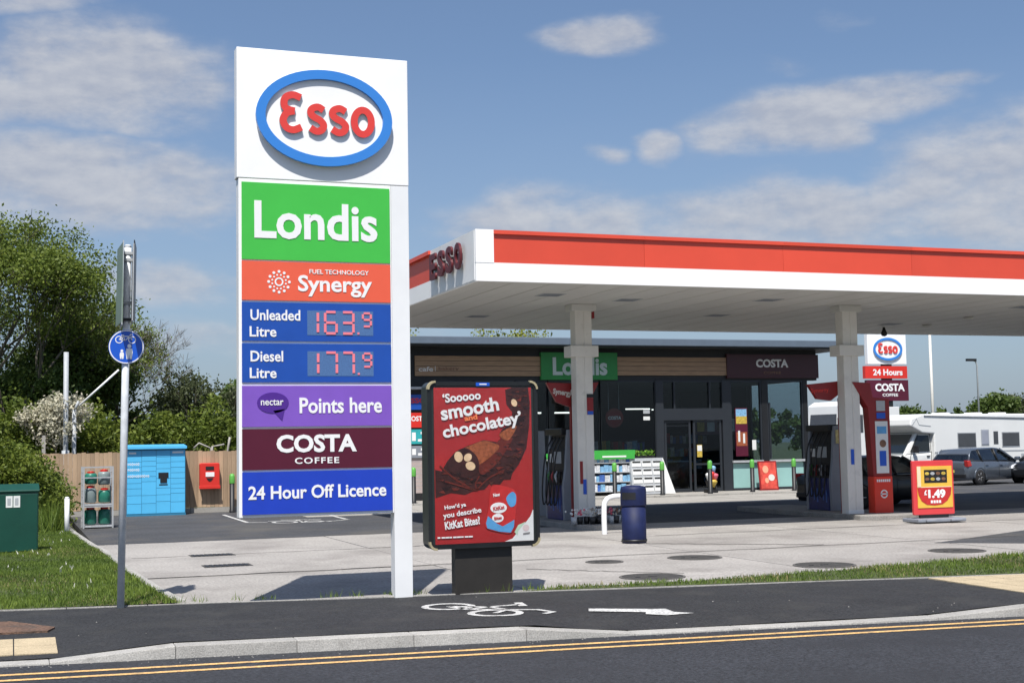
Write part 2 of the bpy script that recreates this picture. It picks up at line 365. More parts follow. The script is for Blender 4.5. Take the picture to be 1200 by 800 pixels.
def ellipse(cx, cz, rx, rz, n=48, a0=0): return [(cx+rx*math.cos(a0+2*math.pi*k/n), cz+rz*math.sin(a0+2*math.pi*k/n)) for k in range(n)]
def rrect(x0, x1, z0, z1, r, n=5):
    o = []
    for cx, cz, a in ((x1-r, z0+r, -90), (x1-r, z1-r, 0), (x0+r, z1-r, 90), (x0+r, z0+r, 180)):
        for k in range(n+1):
            t = R(a+90*k/n); o.append((cx+r*math.cos(t), cz+r*math.sin(t)))
    return o
def text(s, cx, cz, w, h, y, m, parent, bold=.03, depth=.004, rot=0, name='lettering', plane='xz', align='c', space=1.0):
    """Flat lettering fitted to w x h, centred on (cx, cz), facing -Y (plane xz) or lying on the ground (plane xy)."""
    cu = bpy.data.curves.new('t', 'FONT'); cu.body = s; cu.size = 1; cu.offset = bold; cu.extrude = .01; cu.space_character = space; cu.resolution_u = 3
    cu.align_x = 'CENTER'
    to = bpy.data.objects.new('t', cu); me = bpy.data.meshes.new_from_object(to); bpy.data.objects.remove(to); bpy.data.curves.remove(cu)
    n = len(me.vertices); co = np.empty(n*3); me.vertices.foreach_get('co', co); co = co.reshape(-1, 3)
    mn, mx = co.min(0), co.max(0); c = (mn+mx)/2; sz = mx-mn
    X = (co[:, 0]-c[0])*(w/sz[0]); Z = (co[:, 1]-c[1])*(h/sz[1]) if h else (co[:, 1]-c[1])*(w/sz[0]); D = (co[:, 2]-c[2])/sz[2]*depth
    ca, sa = math.cos(R(rot)), math.sin(R(rot)); X, Z = X*ca-Z*sa, X*sa+Z*ca
    if plane == 'xz': P = np.stack([X+cx, y-D, Z+cz], 1)
    elif plane == 'xy': P = np.stack([X+cx, Z+cz, y+D], 1)
    else: P = np.stack([y-D, -X+cx, Z+cz], 1)
    me.vertices.foreach_set('co', P.ravel().astype(np.float32)); me.materials.clear(); me.materials.append(m); me.name = name; me.update()
    return link(name, me, parent)
def bulk(name, verts, faces_n, m, parent=None, tint=None, mats=None):
    """verts (N,3) grouped per face with faces_n corners each, fast numpy path"""
    me = bpy.data.meshes.new(name); nv = len(verts); nf = nv//faces_n
    me.vertices.add(nv); me.vertices.foreach_set('co', np.asarray(verts, np.float32).ravel())
    me.loops.add(nv); me.loops.foreach_set('vertex_index', np.arange(nv, dtype=np.int32))
    me.polygons.add(nf); me.polygons.foreach_set('loop_start', np.arange(0, nv, faces_n, dtype=np.int32)); me.polygons.foreach_set('loop_total', np.full(nf, faces_n, np.int32))
    me.update(calc_edges=True)
    if tint is not None:
        a = me.attributes.new('tint', 'FLOAT', 'FACE'); a.data.foreach_set('value', np.asarray(tint, np.float32))
    me.materials.append(m)
    return link(name, me, parent)

# ------------------------------------------------------------------ the setting: ground
def S(name, mb, m, parent=None, **k): return tag(mb.build(name, m, parent, **k), kind='structure')
g = MB(); g.add([(-400, -200, -.16), (700, -200, -.16), (700, 900, -.16), (-400, 900, -.16)], [(0, 1, 2, 3)]); S('ground', g, earth)
KY = lambda x: 13.42-.135*x            # foot of the road kerb
BY = lambda x: 17.12-.193*x            # back edge of the shared path
def kerb_h(x):                          # kerb upstand above the road (-0.1)
    pts = [(-60, .02), (.5, .02), (1.45, .115), (4.95, .115), (5.8, .02), (9.2, .02), (10.3, .1), (80, .1)]
    for (a, ha), (b, hb) in zip(pts, pts[1:]):
        if a <= x <= b: return ha+(hb-ha)*(x-a)/(b-a)
    return .1
g = MB(); g.add([(-60, KY(-60)+.03, -.1), (-60, -9, -.1), (70, -18, -.1), (70, KY(70)+.03, -.1)], [(0, 1, 2, 3)]); road = S('road', g, road_m)
g = MB(); g.add([(-60, -8, -.02), (-60, -60, -.02), (70, -60, -.02), (70, -17, -.02)], [(0, 1, 2, 3)]); S('verge', g, soil)
for off, sl, nm in ((12.93, -.1135, 0), (12.62, -.1085, 0)):
    g = MB(); xs = np.linspace(-20, 40, 61)
    vs = []; fs = []
    for i, x in enumerate(xs):
        j = .006*math.sin(i*2.3); vs += [(x, off+sl*x+.045+j, -.096), (x, off+sl*x-.045+j, -.096)]
        if i: fs.append((2*i-2, 2*i-1, 2*i+1, 2*i))
    g.add(vs, fs); S('yellow_line', g, line_y, road)
kerb = tag(bpy.data.objects.new('road_kerb', None), kind='structure'); COL.objects.link(kerb)
KL = 1.12; x = -14.2
while x < 22:
    x0, x1 = x+.002, x+KL-.002
    P = []
    wd = .2
    for z0 in (True, False):
        for xx, back in ((x0, 0), (x1, 0), (x1, 1), (x0, 1)):
            z = -.2 if z0 else -.1+kerb_h(xx)+(.004 if back else 0)
            P.append((xx, KY(xx)+(wd+.02 if back else (.0 if z0 else .022)), z))
    MB().hexa(P).build('kerb_stone', kerb_m, kerb, bevel=.007, seg=2); x += KL
# the shared path: one sheet falling to the kerb
g = MB(); vs = []; fs = []; xs = np.linspace(-30, 40, 141); rows = [0, .12, .35, .7, 1.0]
for i, x in enumerate(xs):
    k0 = KY(x)+.215; b = BY(x); hk = -.1+kerb_h(x)
    for j, t in enumerate(rows):
        zz = hk+(0-hk)*min(1, t/.4); vs.append((x, k0+(b-k0)*t, zz+.012+.004*math.sin(x*1.7+j)))
for i in range(len(xs)-1):
    for j in range(4): a = i*5+j; fs.append((a, a+5, a+6, a+1))
g.add(vs, fs); path = S('shared_path', g, asphalt)
def pz(x, y):
    k0 = KY(x)+.215; b = BY(x); t = (y-k0)/(b-k0); hk = -.1+kerb_h(x)
    return hk+(0-hk)*max(0, min(1, t/.4))+.012
def sheet_on_path(pts, name, m, parent, dz=.008):
    g = MB(); g.add([(x, y, pz(x, y)+dz) for x, y in pts], [tuple(range(len(pts)))]); return g.build(name, m, parent)
# tactile slabs at both crossings
for X0, nx, Y0, sk in ((-1.95, 6, 14.88, 0), (11.22, 5, 14.86, .0)):
    for i in range(nx):
        for j in range(5):
            xa = X0+i*.4; shift = -.13*(xa-X0); ya = Y0-(j+1)*.4+shift
            if X0 > 5: xa = X0+i*.4-.02*j; 
            if ya < KY(xa)+.24: continue
            c = [(xa+.006, ya+.006), (xa+.394, ya+.006-.05), (xa+.394, ya+.394-.05), (xa+.006, ya+.394)]
            g = MB(); P = [(x, y, pz(x, y)-.02) for x, y in c]+[(x, y, pz(x, y)+.012) for x, y in c]; g.hexa(P)
            o = g.build('tactile_slab', tactile, path)
            o.data.materials[0] = tactile
# buff wedge at right: cut-off edge of slabs
# path edging strip
edg = tag(bpy.data.objects.new('path_edging', None), kind='structure'); COL.objects.link(edg)
x = -14.
while x < 24:
    x0, x1 = x+.005, x+.91
    P = [(x0, BY(x0), -.1), (x1, BY(x1), -.1), (x1, BY(x1)+.05, -.1), (x0, BY(x0)+.05, -.1), (x0, BY(x0), .022), (x1, BY(x1), .022), (x1, BY(x1)+.05, .022), (x0, BY(x0)+.05, .022)]
    MB().hexa(P).build('edging_stone', kerb_m, edg); x += .915
# rusty manhole plate on the path, left
g = MB(); pts = [(-.95, 16.02), (.02, 15.95), (.46, 15.2), (.38, 14.93), (-.95, 15.05)]
g.prism([(x, y) for x, y in pts], .0, .026, 'xy'); tag(g.build('manhole_cover', rust), 'rusty brown iron manhole plate in the dark path beside the buff paving', 'manhole cover')
# bicycle symbol and arrow painted on the path
mk = tag(bpy.data.objects.new('cycle_symbol', None), kind='structure'); COL.objects.link(mk); mk.parent = path
def strk(pts, w, name='painted_line', closed=False, sm=True, parent=mk, z=.024, m=line_w):
    g = MB(); g.stroke(pts, w, z-.002, z, 'xy', closed, sm)
    if parent is mk: g.v = [(x_, y_, pz(x_, y_)+.006+(z_-z)) for x_, y_, z_ in g.v]
    return g.build(name, m, parent)
C0 = (4.72, 15.05); C1 = (4.95, 14.12)
strk(ellipse(4.72, 14.98, .27, .27, 20), .085, closed=True, sm=False, name='wheel_marking')
strk(ellipse(5.0, 14.16, .27, .27, 20), .085, closed=True, sm=False, name='wheel_marking')
strk([(4.72, 14.98), (5.12, 14.72), (5.22, 14.38), (5.0, 14.16)], .07, sm=False, name='frame_marking')
strk([(4.72, 14.98), (4.83, 14.62), (5.22, 14.38)], .07, sm=False, name='frame_marking')
strk([(4.83, 14.62), (5.12, 14.72), (5.52, 14.78)], .07, sm=False, name='frame_marking')
strk([(5.22, 14.38), (5.52, 14.22), (5.62, 14.0), (5.48, 13.92)], .07, sm=False, name='frame_marking')
strk([(5.5, 14.62), (5.56, 14.95)], .1, sm=False, name='saddle_marking')
ar = tag(bpy.data.objects.new('arrow_marking', None), kind='structure'); COL.objects.link(ar); ar.parent = path
g = MB(); arr = ([(6.05, 14.02), (5.99, 13.88), (6.55, 13.60), (6.50, 13.50), (6.68, 13.36), (7.02, 13.36), (6.84, 13.50), (6.84, 13.70), (6.70, 13.74)])
sheet_on_path(arr, 'arrow', line_w, ar, .010)

# forecourt: concrete slabs with recessed joints
fore = tag(bpy.data.objects.new('forecourt', None), kind='structure'); COL.objects.link(fore)
g = MB(); g.prism([(1.6, BY(1.6)-.04), (46, BY(46)-.04), (46, 28.3), (1.6, 28.3)], -.14, -.03, 'xy'); g.build('joint_bed', joint_m, fore)
ys = [10, 16.9, 20.45, 24.4, 28.3]; xs_ = [1.6, 6.2, 10.8, 15.4, 20.0, 24.6, 29.2, 33.8, 38.4, 46]
for i in range(len(xs_)-1):
    for j in range(4):
        xa, xb = xs_[i]+.012, xs_[i+1]-.012; f0 = lambda x: max(ys[j]+.014 if j else 0, BY(x)-.05); dz = random.uniform(-.003, .003)
        if j == 0 and xb > 24: continue
        lo_ = (lambda x: BY(x)-.05) if (j == 0 or (j == 1 and xb > 24)) else (lambda x: ys[j]+.014)
        if lo_(xa) > ys[j+1]-.1: continue
        g = MB(); yb_ = ys[j+1]-.014; ya1, ya2 = min(lo_(xa), yb_-.02), min(lo_(xb), yb_-.02)
        g.hexa([(xa, ya1, -.12), (xb, ya2, -.12), (xb, yb_, -.12), (xa, yb_, -.12), (xa, ya1, dz), (xb, ya2, dz), (xb, yb_, dz), (xa, yb_, dz)]); g.build('slab', conc, fore)
g = MB(); g.box(1.6, 60, 28.304, 36.3, -.12, -.004); g.box(1.6, 7.5, 36.3, 41.6, -.12, -.004); g.box(28.2, 60, 36.3, 72, -.12, -.004); g.build('asphalt_lane', fore_asph, fore)
for i in range(23):
    for j in range(6):
        MB().box(7.5+i*.9+.008, 8.4+i*.9-.008, 36.3+j*.8+.01, 37.1+j*.8-.008, -.12, 0+random.uniform(-.003, .003)).build('paving_slab', conc2, fore)
g = MB(); g.box(7.5, 28.2, 36.3, 41.1, -.13, -.03); g.build('paving_bed', joint_m, fore)
seal = tag(bpy.data.objects.new('joint_sealant', None), kind='structure'); COL.objects.link(seal); seal.parent = fore
sealm = mat('joint_sealant', (.07, .066, .062), .8, var=.3, scale=6)
for k, (xa, ya, xb, yb) in enumerate(((1.7, 20.44, 11.5, 20.44), (11.5, 20.44, 24, 20.46), (10.9, 22.6, 13.4, 20.6), (7.2, 19.0, 8.9, 17.2), (2.0, 24.38, 9, 24.42), (12, 24.4, 24, 24.4), (1.7, 28.29, 11, 28.29))):
    n = 24; strk([(xa+(xb-xa)*i/n+.02*math.sin(i*2.1+k), ya+(yb-ya)*i/n+.035*math.sin(i*1.7+k*2)+.02*math.sin(i*4.3)) for i in range(n+1)], .05 if k in (0, 1, 2) else .03, 'sealant_line', sm=False, parent=seal, z=.008, m=sealm)
rg = random.Random(9); g = MB()
for k in range(16):
    x = rg.uniform(-.5, 11); y = rg.uniform(KY(x)+.3, BY(x)-.1); q = rg.uniform(.004, .009); z = pz(x, y)
    g.add([(x-q, y-q*.7, z), (x+q, y-q, z), (x+q*.7, y+q, z), (x-q, y+q*.8, z), (x, y, z+q*1.2)], [(0, 1, 4), (1, 2, 4), (2, 3, 4), (3, 0, 4)])
for k in range(150):
    x = rg.uniform(-.5, 11); y = KY(x)-rg.uniform(.0, .28)**1.0*rg.random(); q = rg.uniform(.003, .007); z = -.1
    g.add([(x-q, y-q*.7, z), (x+q, y-q, z), (x+q*.7, y+q, z), (x-q, y+q*.8, z), (x, y, z+q*1.2)], [(0, 1, 4), (1, 2, 4), (2, 3, 4), (3, 0, 4)])
o = g.build('grit', island_m); tag(o, 'fine pale grit scattered on the path and in the gutter', kind='stuff', cat='grit')
# raised pavement before the shop
pav = tag(bpy.data.objects.new('shop_pavement', None), kind='structure'); COL.objects.link(pav)
g = MB(); g.box(10, 28.6, 41.25, 60, -.1, .05); g.build('pavement_surface', conc2, pav)
for i in range(20): MB().box(10+i*.93+.006, 10.92+i*.93, 41.1, 41.25, -.1, .056).build('kerb_stone', kerb_m, pav)
# dark tapered strip in the asphalt colour, laid over the slabs at right
g = MB(); g.prism([(15.2, 19.9), (18.6, 21.6), (24, 23.3), (24, 20.2), (19, 18.9), (16.4, 18.95)], .0, .004, 'xy'); tag(g.build('dark_strip', fore_asph, fore), kind='structure')
# drain and tank covers
cv = [(8.3, 17.0, .42, 'round dark tank cover nearest the grass strip left of centre'), (11.25, 17.3, .42, 'round dark tank cover beside the grass strip right of centre'),
      (10.25, 19.45, .40, 'round dark tank cover in front of the navy bin'), (14.45, 18.35, .42, 'round dark tank cover furthest right on the concrete'), (8.7, 19.5, .26, 'small round drain cover right of the poster stand')]
for x, y, r, lb in cv:
    t = thing('tank_cover', lb, 'manhole cover', (x, y, 0), 0, 'tank covers in the concrete')
    MB().lathe([(r, 0), (r, .006), (r-.03, .008), (0.001, .008)], n=32).build('lid', iron, t)
    g = MB(); g.stroke(ellipse(0, 0, r+.02, r+.02, 32), .035, .001, .010, 'xy', True, False); g.build('rim', joint_m, t)
    g = MB(); g.box(-.06, .06, -.015, .015, .008, .012); g.box(-r*.6, -r*.6+.06, -.02, .02, .008, .013); g.build('lifting_key', black, t)
for x, y, lb in ((3.35, 24.4, 'slotted drain grating in the concrete, further of the two on the left'), (3.27, 22.1, 'slotted drain grating in the concrete, nearer of the two on the left')):
    t = thing('drain_grating', lb, 'drain', (x, y, 0), 0, 'drain gratings')
    MB().box(-.38, .38, -.24, .24, .0, .005).build('frame', iron, t)
    for k in range(9): MB().box(-.34+k*.076, -.29+k*.076, -.19, .19, .005, .012).build('bar', black, t)
# parking bay lines and the marking in front of the blue lockers
bay = tag(bpy.data.objects.new('bay_markings', None), kind='structure'); COL.objects.link(bay); bay.parent = fore
for pts in ([(5.7, 39.2), (5.64, 34.66)], [(8.35, 39.2), (8.16, 34.6)], [(5.64, 34.66), (6.1, 34.4)]):
    strk(pts, .1, sm=False, parent=bay, z=.004)
for e in (ellipse(6.5, 34.2, .28, .42, 16), ellipse(7.2, 34.1, .22, .36, 16)): strk(e, .1, closed=True, sm=False, parent=bay, z=.004)
for pts in ([(6.2, 34.9), (6.9, 34.9), (7.0, 34.2), (7.7, 34.0)], [(6.6, 35.3), (7.6, 35.0)], [(7.5, 33.8), (8.2, 34.4)], [(6.9, 33.8), (7.0, 35.2)]): strk(pts, .09, sm=False, parent=bay, z=.004)

# left kerb between turf and forecourt
lk = tag(bpy.data.objects.new('forecourt_kerb', None), kind='structure'); COL.objects.link(lk)
KX = lambda y: float(np.interp(y, [16.8, 18.3, 21, 26, 28.1, 32.7, 41], [1.9, 1.79, 1.68, 1.58, 1.45, 1.3, 1.15]))
y = 17.0
while y < 40.6:
    y1 = y+.9
    P = [(KX(y), y, -.1), (KX(y)+.13, y, -.1), (KX(y1)+.13, y1, -.1), (KX(y1), y1, -.1), (KX(y), y, .05), (KX(y)+.13, y, .045), (KX(y1)+.13, y1, .045), (KX(y1), y1, .05)]
    MB().hexa(P).build('kerb_stone', kerb_m, lk, bevel=.01); y += .915
# turf bases and grass blades
rs = np.random.RandomState(3)
def grass(name, poly_f, n, x0, x1, y0, y1, hmin, hmax, wd, dens=None, z=.03):
    xy = np.stack([rs.uniform(x0, x1, n), rs.uniform(y0, y1, n)], 1)
    keep = poly_f(xy[:, 0], xy[:, 1]); xy = xy[keep]; n = len(xy)
    cl = np.sin(xy[:, 0]*2.1+np.sin(xy[:, 1]*1.3)*2)*np.sin(xy[:, 1]*1.7+np.sin(xy[:, 0]*.9)*2)
    h = rs.uniform(hmin, hmax, n)*(1+.35*cl); a = rs.uniform(0, 2*np.pi, n); l = rs.uniform(.1, .7, n)*h
    b = np.stack([xy[:, 0], xy[:, 1], np.full(n, z)], 1); s = np.stack([np.cos(a), np.sin(a), 0*a], 1)*(wd*rs.uniform(.6, 1.3, n))[:, None]
    a2 = rs.uniform(0, 2*np.pi, n); tip = b+np.stack([np.cos(a2)*l, np.sin(a2)*l, h], 1)
    V = np.stack([b-s, b+s, tip], 1).reshape(-1, 3)
    t = np.clip(.5+.25*cl+rs.normal(0, .2, n), 0, 1)
    return tag(bulk(name, V, 3, grass_m, tint=t), kind='stuff', cat='grass')
FY = lambda x: np.interp(x, [5.9, 6.3, 7, 8.9, 11.2, 12.8, 14.8, 22, 30], [16.06, 16.15, 16.2, 16.1, 16.45, 16.7, 17.2, 18.6, 19.5])
def grass2(name, n, x0, x1, y0, y1, f, m, h0, h1, wd, lb):
    o = grass(name, f, n, x0, x1, y0, y1, h0, h1, wd); o.data.materials.clear(); o.data.materials.append(m); o['label'] = lb
LKX = lambda y: np.interp(y, [16.8, 18.3, 21, 26, 28.1, 32.7, 41], [1.9, 1.79, 1.68, 1.58, 1.45, 1.3, 1.15])
grass2('dry_grass', 42000, -2.5, 2, 16.6, 34, lambda x, y: (x < LKX(y)+.02) & (y > BY(x)+.02) & (np.sin(x*1.9+y*.7)+np.sin(y*1.3-x*.8)+rs.uniform(-1, 1, len(x)) > .95), straw_m, .02, .05, .006, 'straw coloured dry patches in the left lawn')
grass2('dry_grass', 16000, 5.9, 16, 12.8, 18, lambda x, y: (y > BY(x)+.03) & (y < FY(x)+.02) & (np.sin(x*2.9)+rs.uniform(-1, 1, len(x)) > .3), straw_m, .02, .07, .006, 'straw coloured dry blades in the right grass strip')
grass2('daisies', 260, -1.5, 1.6, 19, 33, lambda x, y: (x < LKX(y)-.1) & (np.sin(x*3)+np.sin(y*2) > .4), daisy_m, .06, .07, .02, 'tiny white daisies scattered over the left lawn')
g = MB(); yy = np.linspace(16.9, 41, 26)
vs = []; fs = []
for i, y in enumerate(yy):
    for j, t in enumerate((-14, -6, -1, 0)):
        xx = (KX(y)+.004) if j == 3 else t; yv = max(y, BY(min(xx, 2))+.05); vs.append((xx, yv, .03+(.02*math.sin(y*1.1+t) if j < 3 else 0)))
    if i:
        for j in range(3): a = (i-1)*4+j; fs.append((a, a+1, a+5, a+4))
g.add(vs, fs); g.add([(-30, 17, .02), (-14, 17, .02), (-14, 60, .02), (-30, 60, .02)], [(0, 1, 2, 3)]); turf = S('turf_base', g, soil)
gl = grass('grass', lambda x, y: (x < np.interp(y, [16.8, 18.3, 21, 26, 28.1, 32.7, 41], [1.9, 1.79, 1.68, 1.58, 1.45, 1.3, 1.15])+.02) & (y > BY(x)+.02), 150000, -2.5, 2, 16.6, 36, .02, .06, .007)
gl['label'] = 'short green lawn grass left of the concrete forecourt'
g = MB(); vs = []; fs = []
for i, x in enumerate(np.linspace(5.95, 30, 50)):
    vs += [(x, BY(x)+.05, .025), (x, float(FY(x))+.05*math.sin(x*5), .02)]
    if i: fs.append((2*i-2, 2*i, 2*i+1, 2*i-1))
g.add(vs, fs); S('turf_strip', g, soil)
gr = grass('grass', lambda x, y: (y > BY(x)+.03) & (y < FY(x)+.06*np.sin(x*5)+.03*np.sin(x*23)), 90000, 5.9, 22, 12.8, 19.5, .02, .06, .007); gr['label'] = 'ragged strip of green grass between the path and the concrete, right of the poster'
gw = grass('grass_tufts', lambda x, y: (y > BY(x)+.0) & (y < BY(x)+.22) & (np.sin(x*7.1)+np.sin(x*17.3+1) > .1), 4000, 1.7, 6.2, 15.8, 17.2, .03, .10, .005); gw['label'] = 'straggling weeds along the back edge of the path by the pylon'
gt = grass('tall_grass', lambda x, y: (x < 1.2) & (y > 33+.4*np.sin(x*6)), 9000, -1.5, 1.2, 32.5, 36.5, .25, .75, .012); gt['label'] = 'tall rough grass under the left hedge by the white marker post'

# ------------------------------------------------------------------ price pylon
def esso_letters(parent, x0, z0, sx, sz, y0, y1, m, back=None, yb=None):
    """x0,z0: lower-left of the word; sx: overall width; sz: capital height"""
    H = sz; hs = sz*.75
    segs = {'E': ([(.93, .93), (.55, 1.0), (.2, .93), (.08, .76), (.2, .60), (.62, .54)], [(.6, .54), (.22, .47), (.02, .26), (.2, .06), (.55, 0), (.97, .09)]),
            's': ([(.92, .88), (.55, 1.0), (.15, .9), (.1, .7), (.35, .56), (.68, .46), (.92, .28), (.8, .07), (.45, 0), (.06, .13)],),
            'o': (ellipse(.5, .5, .46, .5, 14),)}
    lay = [('E', 0, .255), ('s', .280, .215), ('s', .51, .22), ('o', .75, .25)]
    w = sz*.168
    for ch, ox, ww in lay:
        for yy0, yy1, mm, k in ((y0, y1, m, 1.0),):
            g = MB(); h = H if ch == 'E' else hs
            for q_, st in enumerate(segs[ch]):
                pts = [(x0+ox*sx+w/2+max(-.03, min(1.03, (p[0]-.06)/.87))*(ww*sx-w), z0+w/2+p[1]*(h-w)) for p in st]
                g.stroke(pts, w*k, yy0-.003*q_, yy0+.006, 'xz', ch == 'o', m=0); g.stroke(pts, w*k, yy0+.0061+.001*q_, yy1, 'xz', ch == 'o', m=1)
            g.build('letter', [mm, steel_l if sz < .54 else mm], parent)
py = thing('price_pylon', 'tall white fuel price pylon with oval logo and coloured panels, nearest the camera', 'sign', (2.52, 16.2, 0))
PD = .19
g = MB(); g.box(0, 2.14, 0, PD, 5.1, 6.7); head = g.build('sign_head', white, py, bevel=.008)
g = MB(); g.box(1.91, 2.135, .003, PD-.002, -.05, 5.094); g.box(1.925, 2.12, .03, PD-.03, 5.09, 5.11); g.build('post', white_grime, py, bevel=.004)
g = MB(); g.box(.02, 1.907, .004, PD-.004, 1.04, 5.094); g.build('body_frame', white, py, bevel=.004)
g = MB(); g.box(.02, 2.12, .02, PD-.02, 5.088, 5.106); g.build('joint_strip', dk_metal, py)
g = MB(); g.prism(ellipse(1.065, 5.875, .845, .595, 56), -.045, 0, 'xz', sm=True); oval = g.build('oval_back', white, py)
g = MB(); g.stroke(ellipse(1.065, 5.875, .79, .54, 56), .115, -.085, -.04, 'xz', True, False); g.build('oval_ring', esso_blue, py)
esso_letters(py, .508, 5.66, 1.175, .52, -.082, -.05, esso_red)
def panel(z0, z1, m):
    g = MB(); g.box(.055, 1.885, -.012, .006, z0, z1); return g.build('panel', m, py)
pp = panel(4.115, 5.05, p_green); text('Londis', .965, 4.60, 1.52, .46, -.016, txt_w, pp, .024)
pp = panel(3.625, 4.095, p_red); text('Synergy', 1.19, 3.81, .92, .26, -.016, txt_w, pp, .022); text('FUEL TECHNOLOGY', 1.24, 3.985, .74, .055, -.016, txt_w, pp, .01)
g = MB()
for k in range(12):
    a = 2*math.pi*k/12
    g.prism(ellipse(.5+.125*math.cos(a), 3.85+.125*math.sin(a), .018, .018, 8), -.016, -.010)
    g.prism(ellipse(.5+.085*math.cos(a+.26), 3.85+.085*math.sin(a+.26), .012, .012, 6), -.016, -.010)
g.stroke(ellipse(.5, 3.85, .045, .045, 14), .018, -.016, -.010, 'xz', True, False); g.build('sunburst_emblem', txt_w, pp)
SEG = {'0': 'abcdef', '1': 'bc', '2': 'abged', '3': 'abgcd', '4': 'fgbc', '5': 'afgcd', '6': 'afgedc', '7': 'abc', '8': 'abcdefg', '9': 'abcdfg'}
def digit(ch, x, z, w, h, par, t=.03):
    c = {'a': ((0, 1), (1, 1)), 'b': ((1, 1), (1, .5)), 'c': ((1, .5), (1, 0)), 'd': ((0, 0), (1, 0)), 'e': ((0, .5), (0, 0)), 'f': ((0, 1), (0, .5)), 'g': ((0, .5), (1, .5))}
    for k in SEG[ch]:
        (ax, az), (bx, bz) = c[k]
        ax, bx = x+ax*w, x+bx*w; az, bz = z+az*h, z+bz*h
        if abs(ax-bx) < 1e-6: pts = [(ax, az-.012), (bx, bz+.012)]
        else: pts = [(ax+.012, az), (bx-.012, bz)]
        g = MB(); g.stroke(pts, t, -.022, -.014, 'xz', False, False); g.build('led_segment', led_on, par)
def price(z0, z1, a, b, digs):
    p = panel(z0, z1, p_blue); h = z1-z0
    text(a, .085+.06+.31 if len(a) > 6 else .085+.06+.205, z1-h*.33, .60 if len(a) > 6 else .39, .13, -.016, txt_w, p, .018)
    text(b, .085+.06+.16, z0+h*.24, .32, .125, -.016, txt_w, p, .018)
    g = MB(); g.box(.84, 1.66, -.0145, -.010, z0+.075, z1-.09); g.build('display', led_off, p)
    dx = (.92, 1.06, 1.27); dh = h*.56
    for k, ch in enumerate(digs[:3]): digit(ch, dx[k], z0+.1, .14 if ch != '1' else .05, dh, p)
    digit(digs[3], 1.53, z0+.19, .10, dh*.62, p, .025)
    g = MB(); g.box(1.46, 1.485, -.02, -.014, z0+.09, z0+.115); g.build('led_segment', led_on, p)
price(3.135, 3.60, 'Unleaded', 'Litre', '1639'); price(2.64, 3.105, 'Diesel', 'Litre', '1779')
pp = panel(2.11, 2.60, p_purple); text('Points here', 1.25, 2.36, 1.02, .19, -.016, txt_w, pp, .022)
g = MB(); g.prism(ellipse(.42, 2.395, .19, .125, 24), -.018, -.010); g.prism([(.42, 2.30), (.56, 2.32), (.53, 2.18)], -.018, -.010); g.build('speech_bubble', purple_dk, pp); text('nectar', .41, 2.40, .27, .07, -.022, txt_w, pp, .01)
pp = panel(1.60, 2.085, p_maroon); text('COSTA', .95, 1.905, .98, .215, -.016, txt_w, pp, .035); text('COFFEE', .95, 1.70, .54, .075, -.016, txt_w, pp, .02, space=1.2)
pp = panel(1.075, 1.575, p_blue2); text('24 Hour Off Licence', .965, 1.33, 1.68, .16, -.016, txt_w, pp, .022)

# ------------------------------------------------------------------ poster stand
ad = thing('poster_stand', 'freestanding dark poster stand with red chocolate advert on the path edge', 'advertising stand', (5.55, 16.12, 0))
g = MB(); g.prism(rrect(-.73, .73, .58, 2.64, .09), -.06, .20, 'xz'); g.build('case', adv_frame, ad, bevel=.015, seg=3)
g = MB(); g.stroke(rrect(-.705, .705, .605, 2.615, .075), .05, -.075, -.055, 'xz', True, False); g.build('front_frame', dk_metal, ad)
g = MB(); g.box(-.375, .375, -.01, .15, -.03, .60); g.build('leg', leg_m, ad, bevel=.006)
g = MB()
for sx in (-1, 1):
    for cz, a0 in ((2.545, 0), (.675, -90)):
        pts = [(sx*(.625+.095*math.cos(R(a0+k*18))), cz+.095*math.sin(R(a0+k*18))) for k in range(6)]
        c_ = MB(); c_.stroke(pts, .026, -.093, -.03, 'xz', False, False); c_.build('corner_cap', brass, ad)
g = MB(); g.box(-.095, .085, -.08, -.07, 2.585, 2.628); o = g.build('badge', signblue, ad); text('mark', 0, 2.607, .09, .022, -.083, txt_w, o, .01).name = 'badge_stripe'
bpy.data.objects.remove(o.children[0])
MB().box(-.05, .045, -.0835, -.081, 2.60, 2.614).build('badge_stripe', txt_w, o)
g = MB(); g.box(-.645, .645, -.066, -.05, .64, 2.565); po = g.build('poster', poster_red, ad)
def U(u, v): return (-.645+u*1.29, 2.565-v*1.925)
def art(pts, m, y, name='printed_shape'):
    g = MB(); g.prism([U(*p) for p in pts], y, y+.0015, 'xz'); return g.build(name, m, po)
Y1 = -.0685
# chocolate band sweeping from top right to lower left
art([(.73, .015), (.80, .0), (.97, .0), (.985, .1), (.975, .25), (.94, .40), (.86, .50), (.79, .56), (.77, .60), (.70, .60), (.66, .63), (.55, .625), (.50, .66), (.40, .665), (.30, .69), (.16, .675), (.005, .705), (.005, .525), (.07, .535), (.13, .47), (.20, .42), (.32, .38), (.50, .34), (.64, .355), (.74, .33), (.66, .305), (.70, .265), (.78, .24), (.80, .16), (.74, .11)], choc, Y1)
art(spline([(.48, .565), (.62, .50), (.72, .42), (.80, .33), (.76, .30), (.68, .33), (.60, .38), (.52, .46), (.44, .50)], True), choc2, Y1-.002)
art(spline([(.24, .47), (.28, .40), (.38, .37), (.50, .345), (.60, .36), (.66, .385), (.60, .43), (.50, .48), (.42, .51), (.40, .545), (.3, .50)], True), crumb, Y1-.0035)
art(spline([(.66, .31), (.74, .27), (.84, .25), (.80, .31), (.74, .345)], True), crumb, Y1-.004)
art(spline([(.16, .46), (.22, .41), (.32, .39), (.42, .44), (.45, .51), (.40, .56), (.30, .58), (.18, .55), (.13, .51)], True), choc, Y1-.0045)
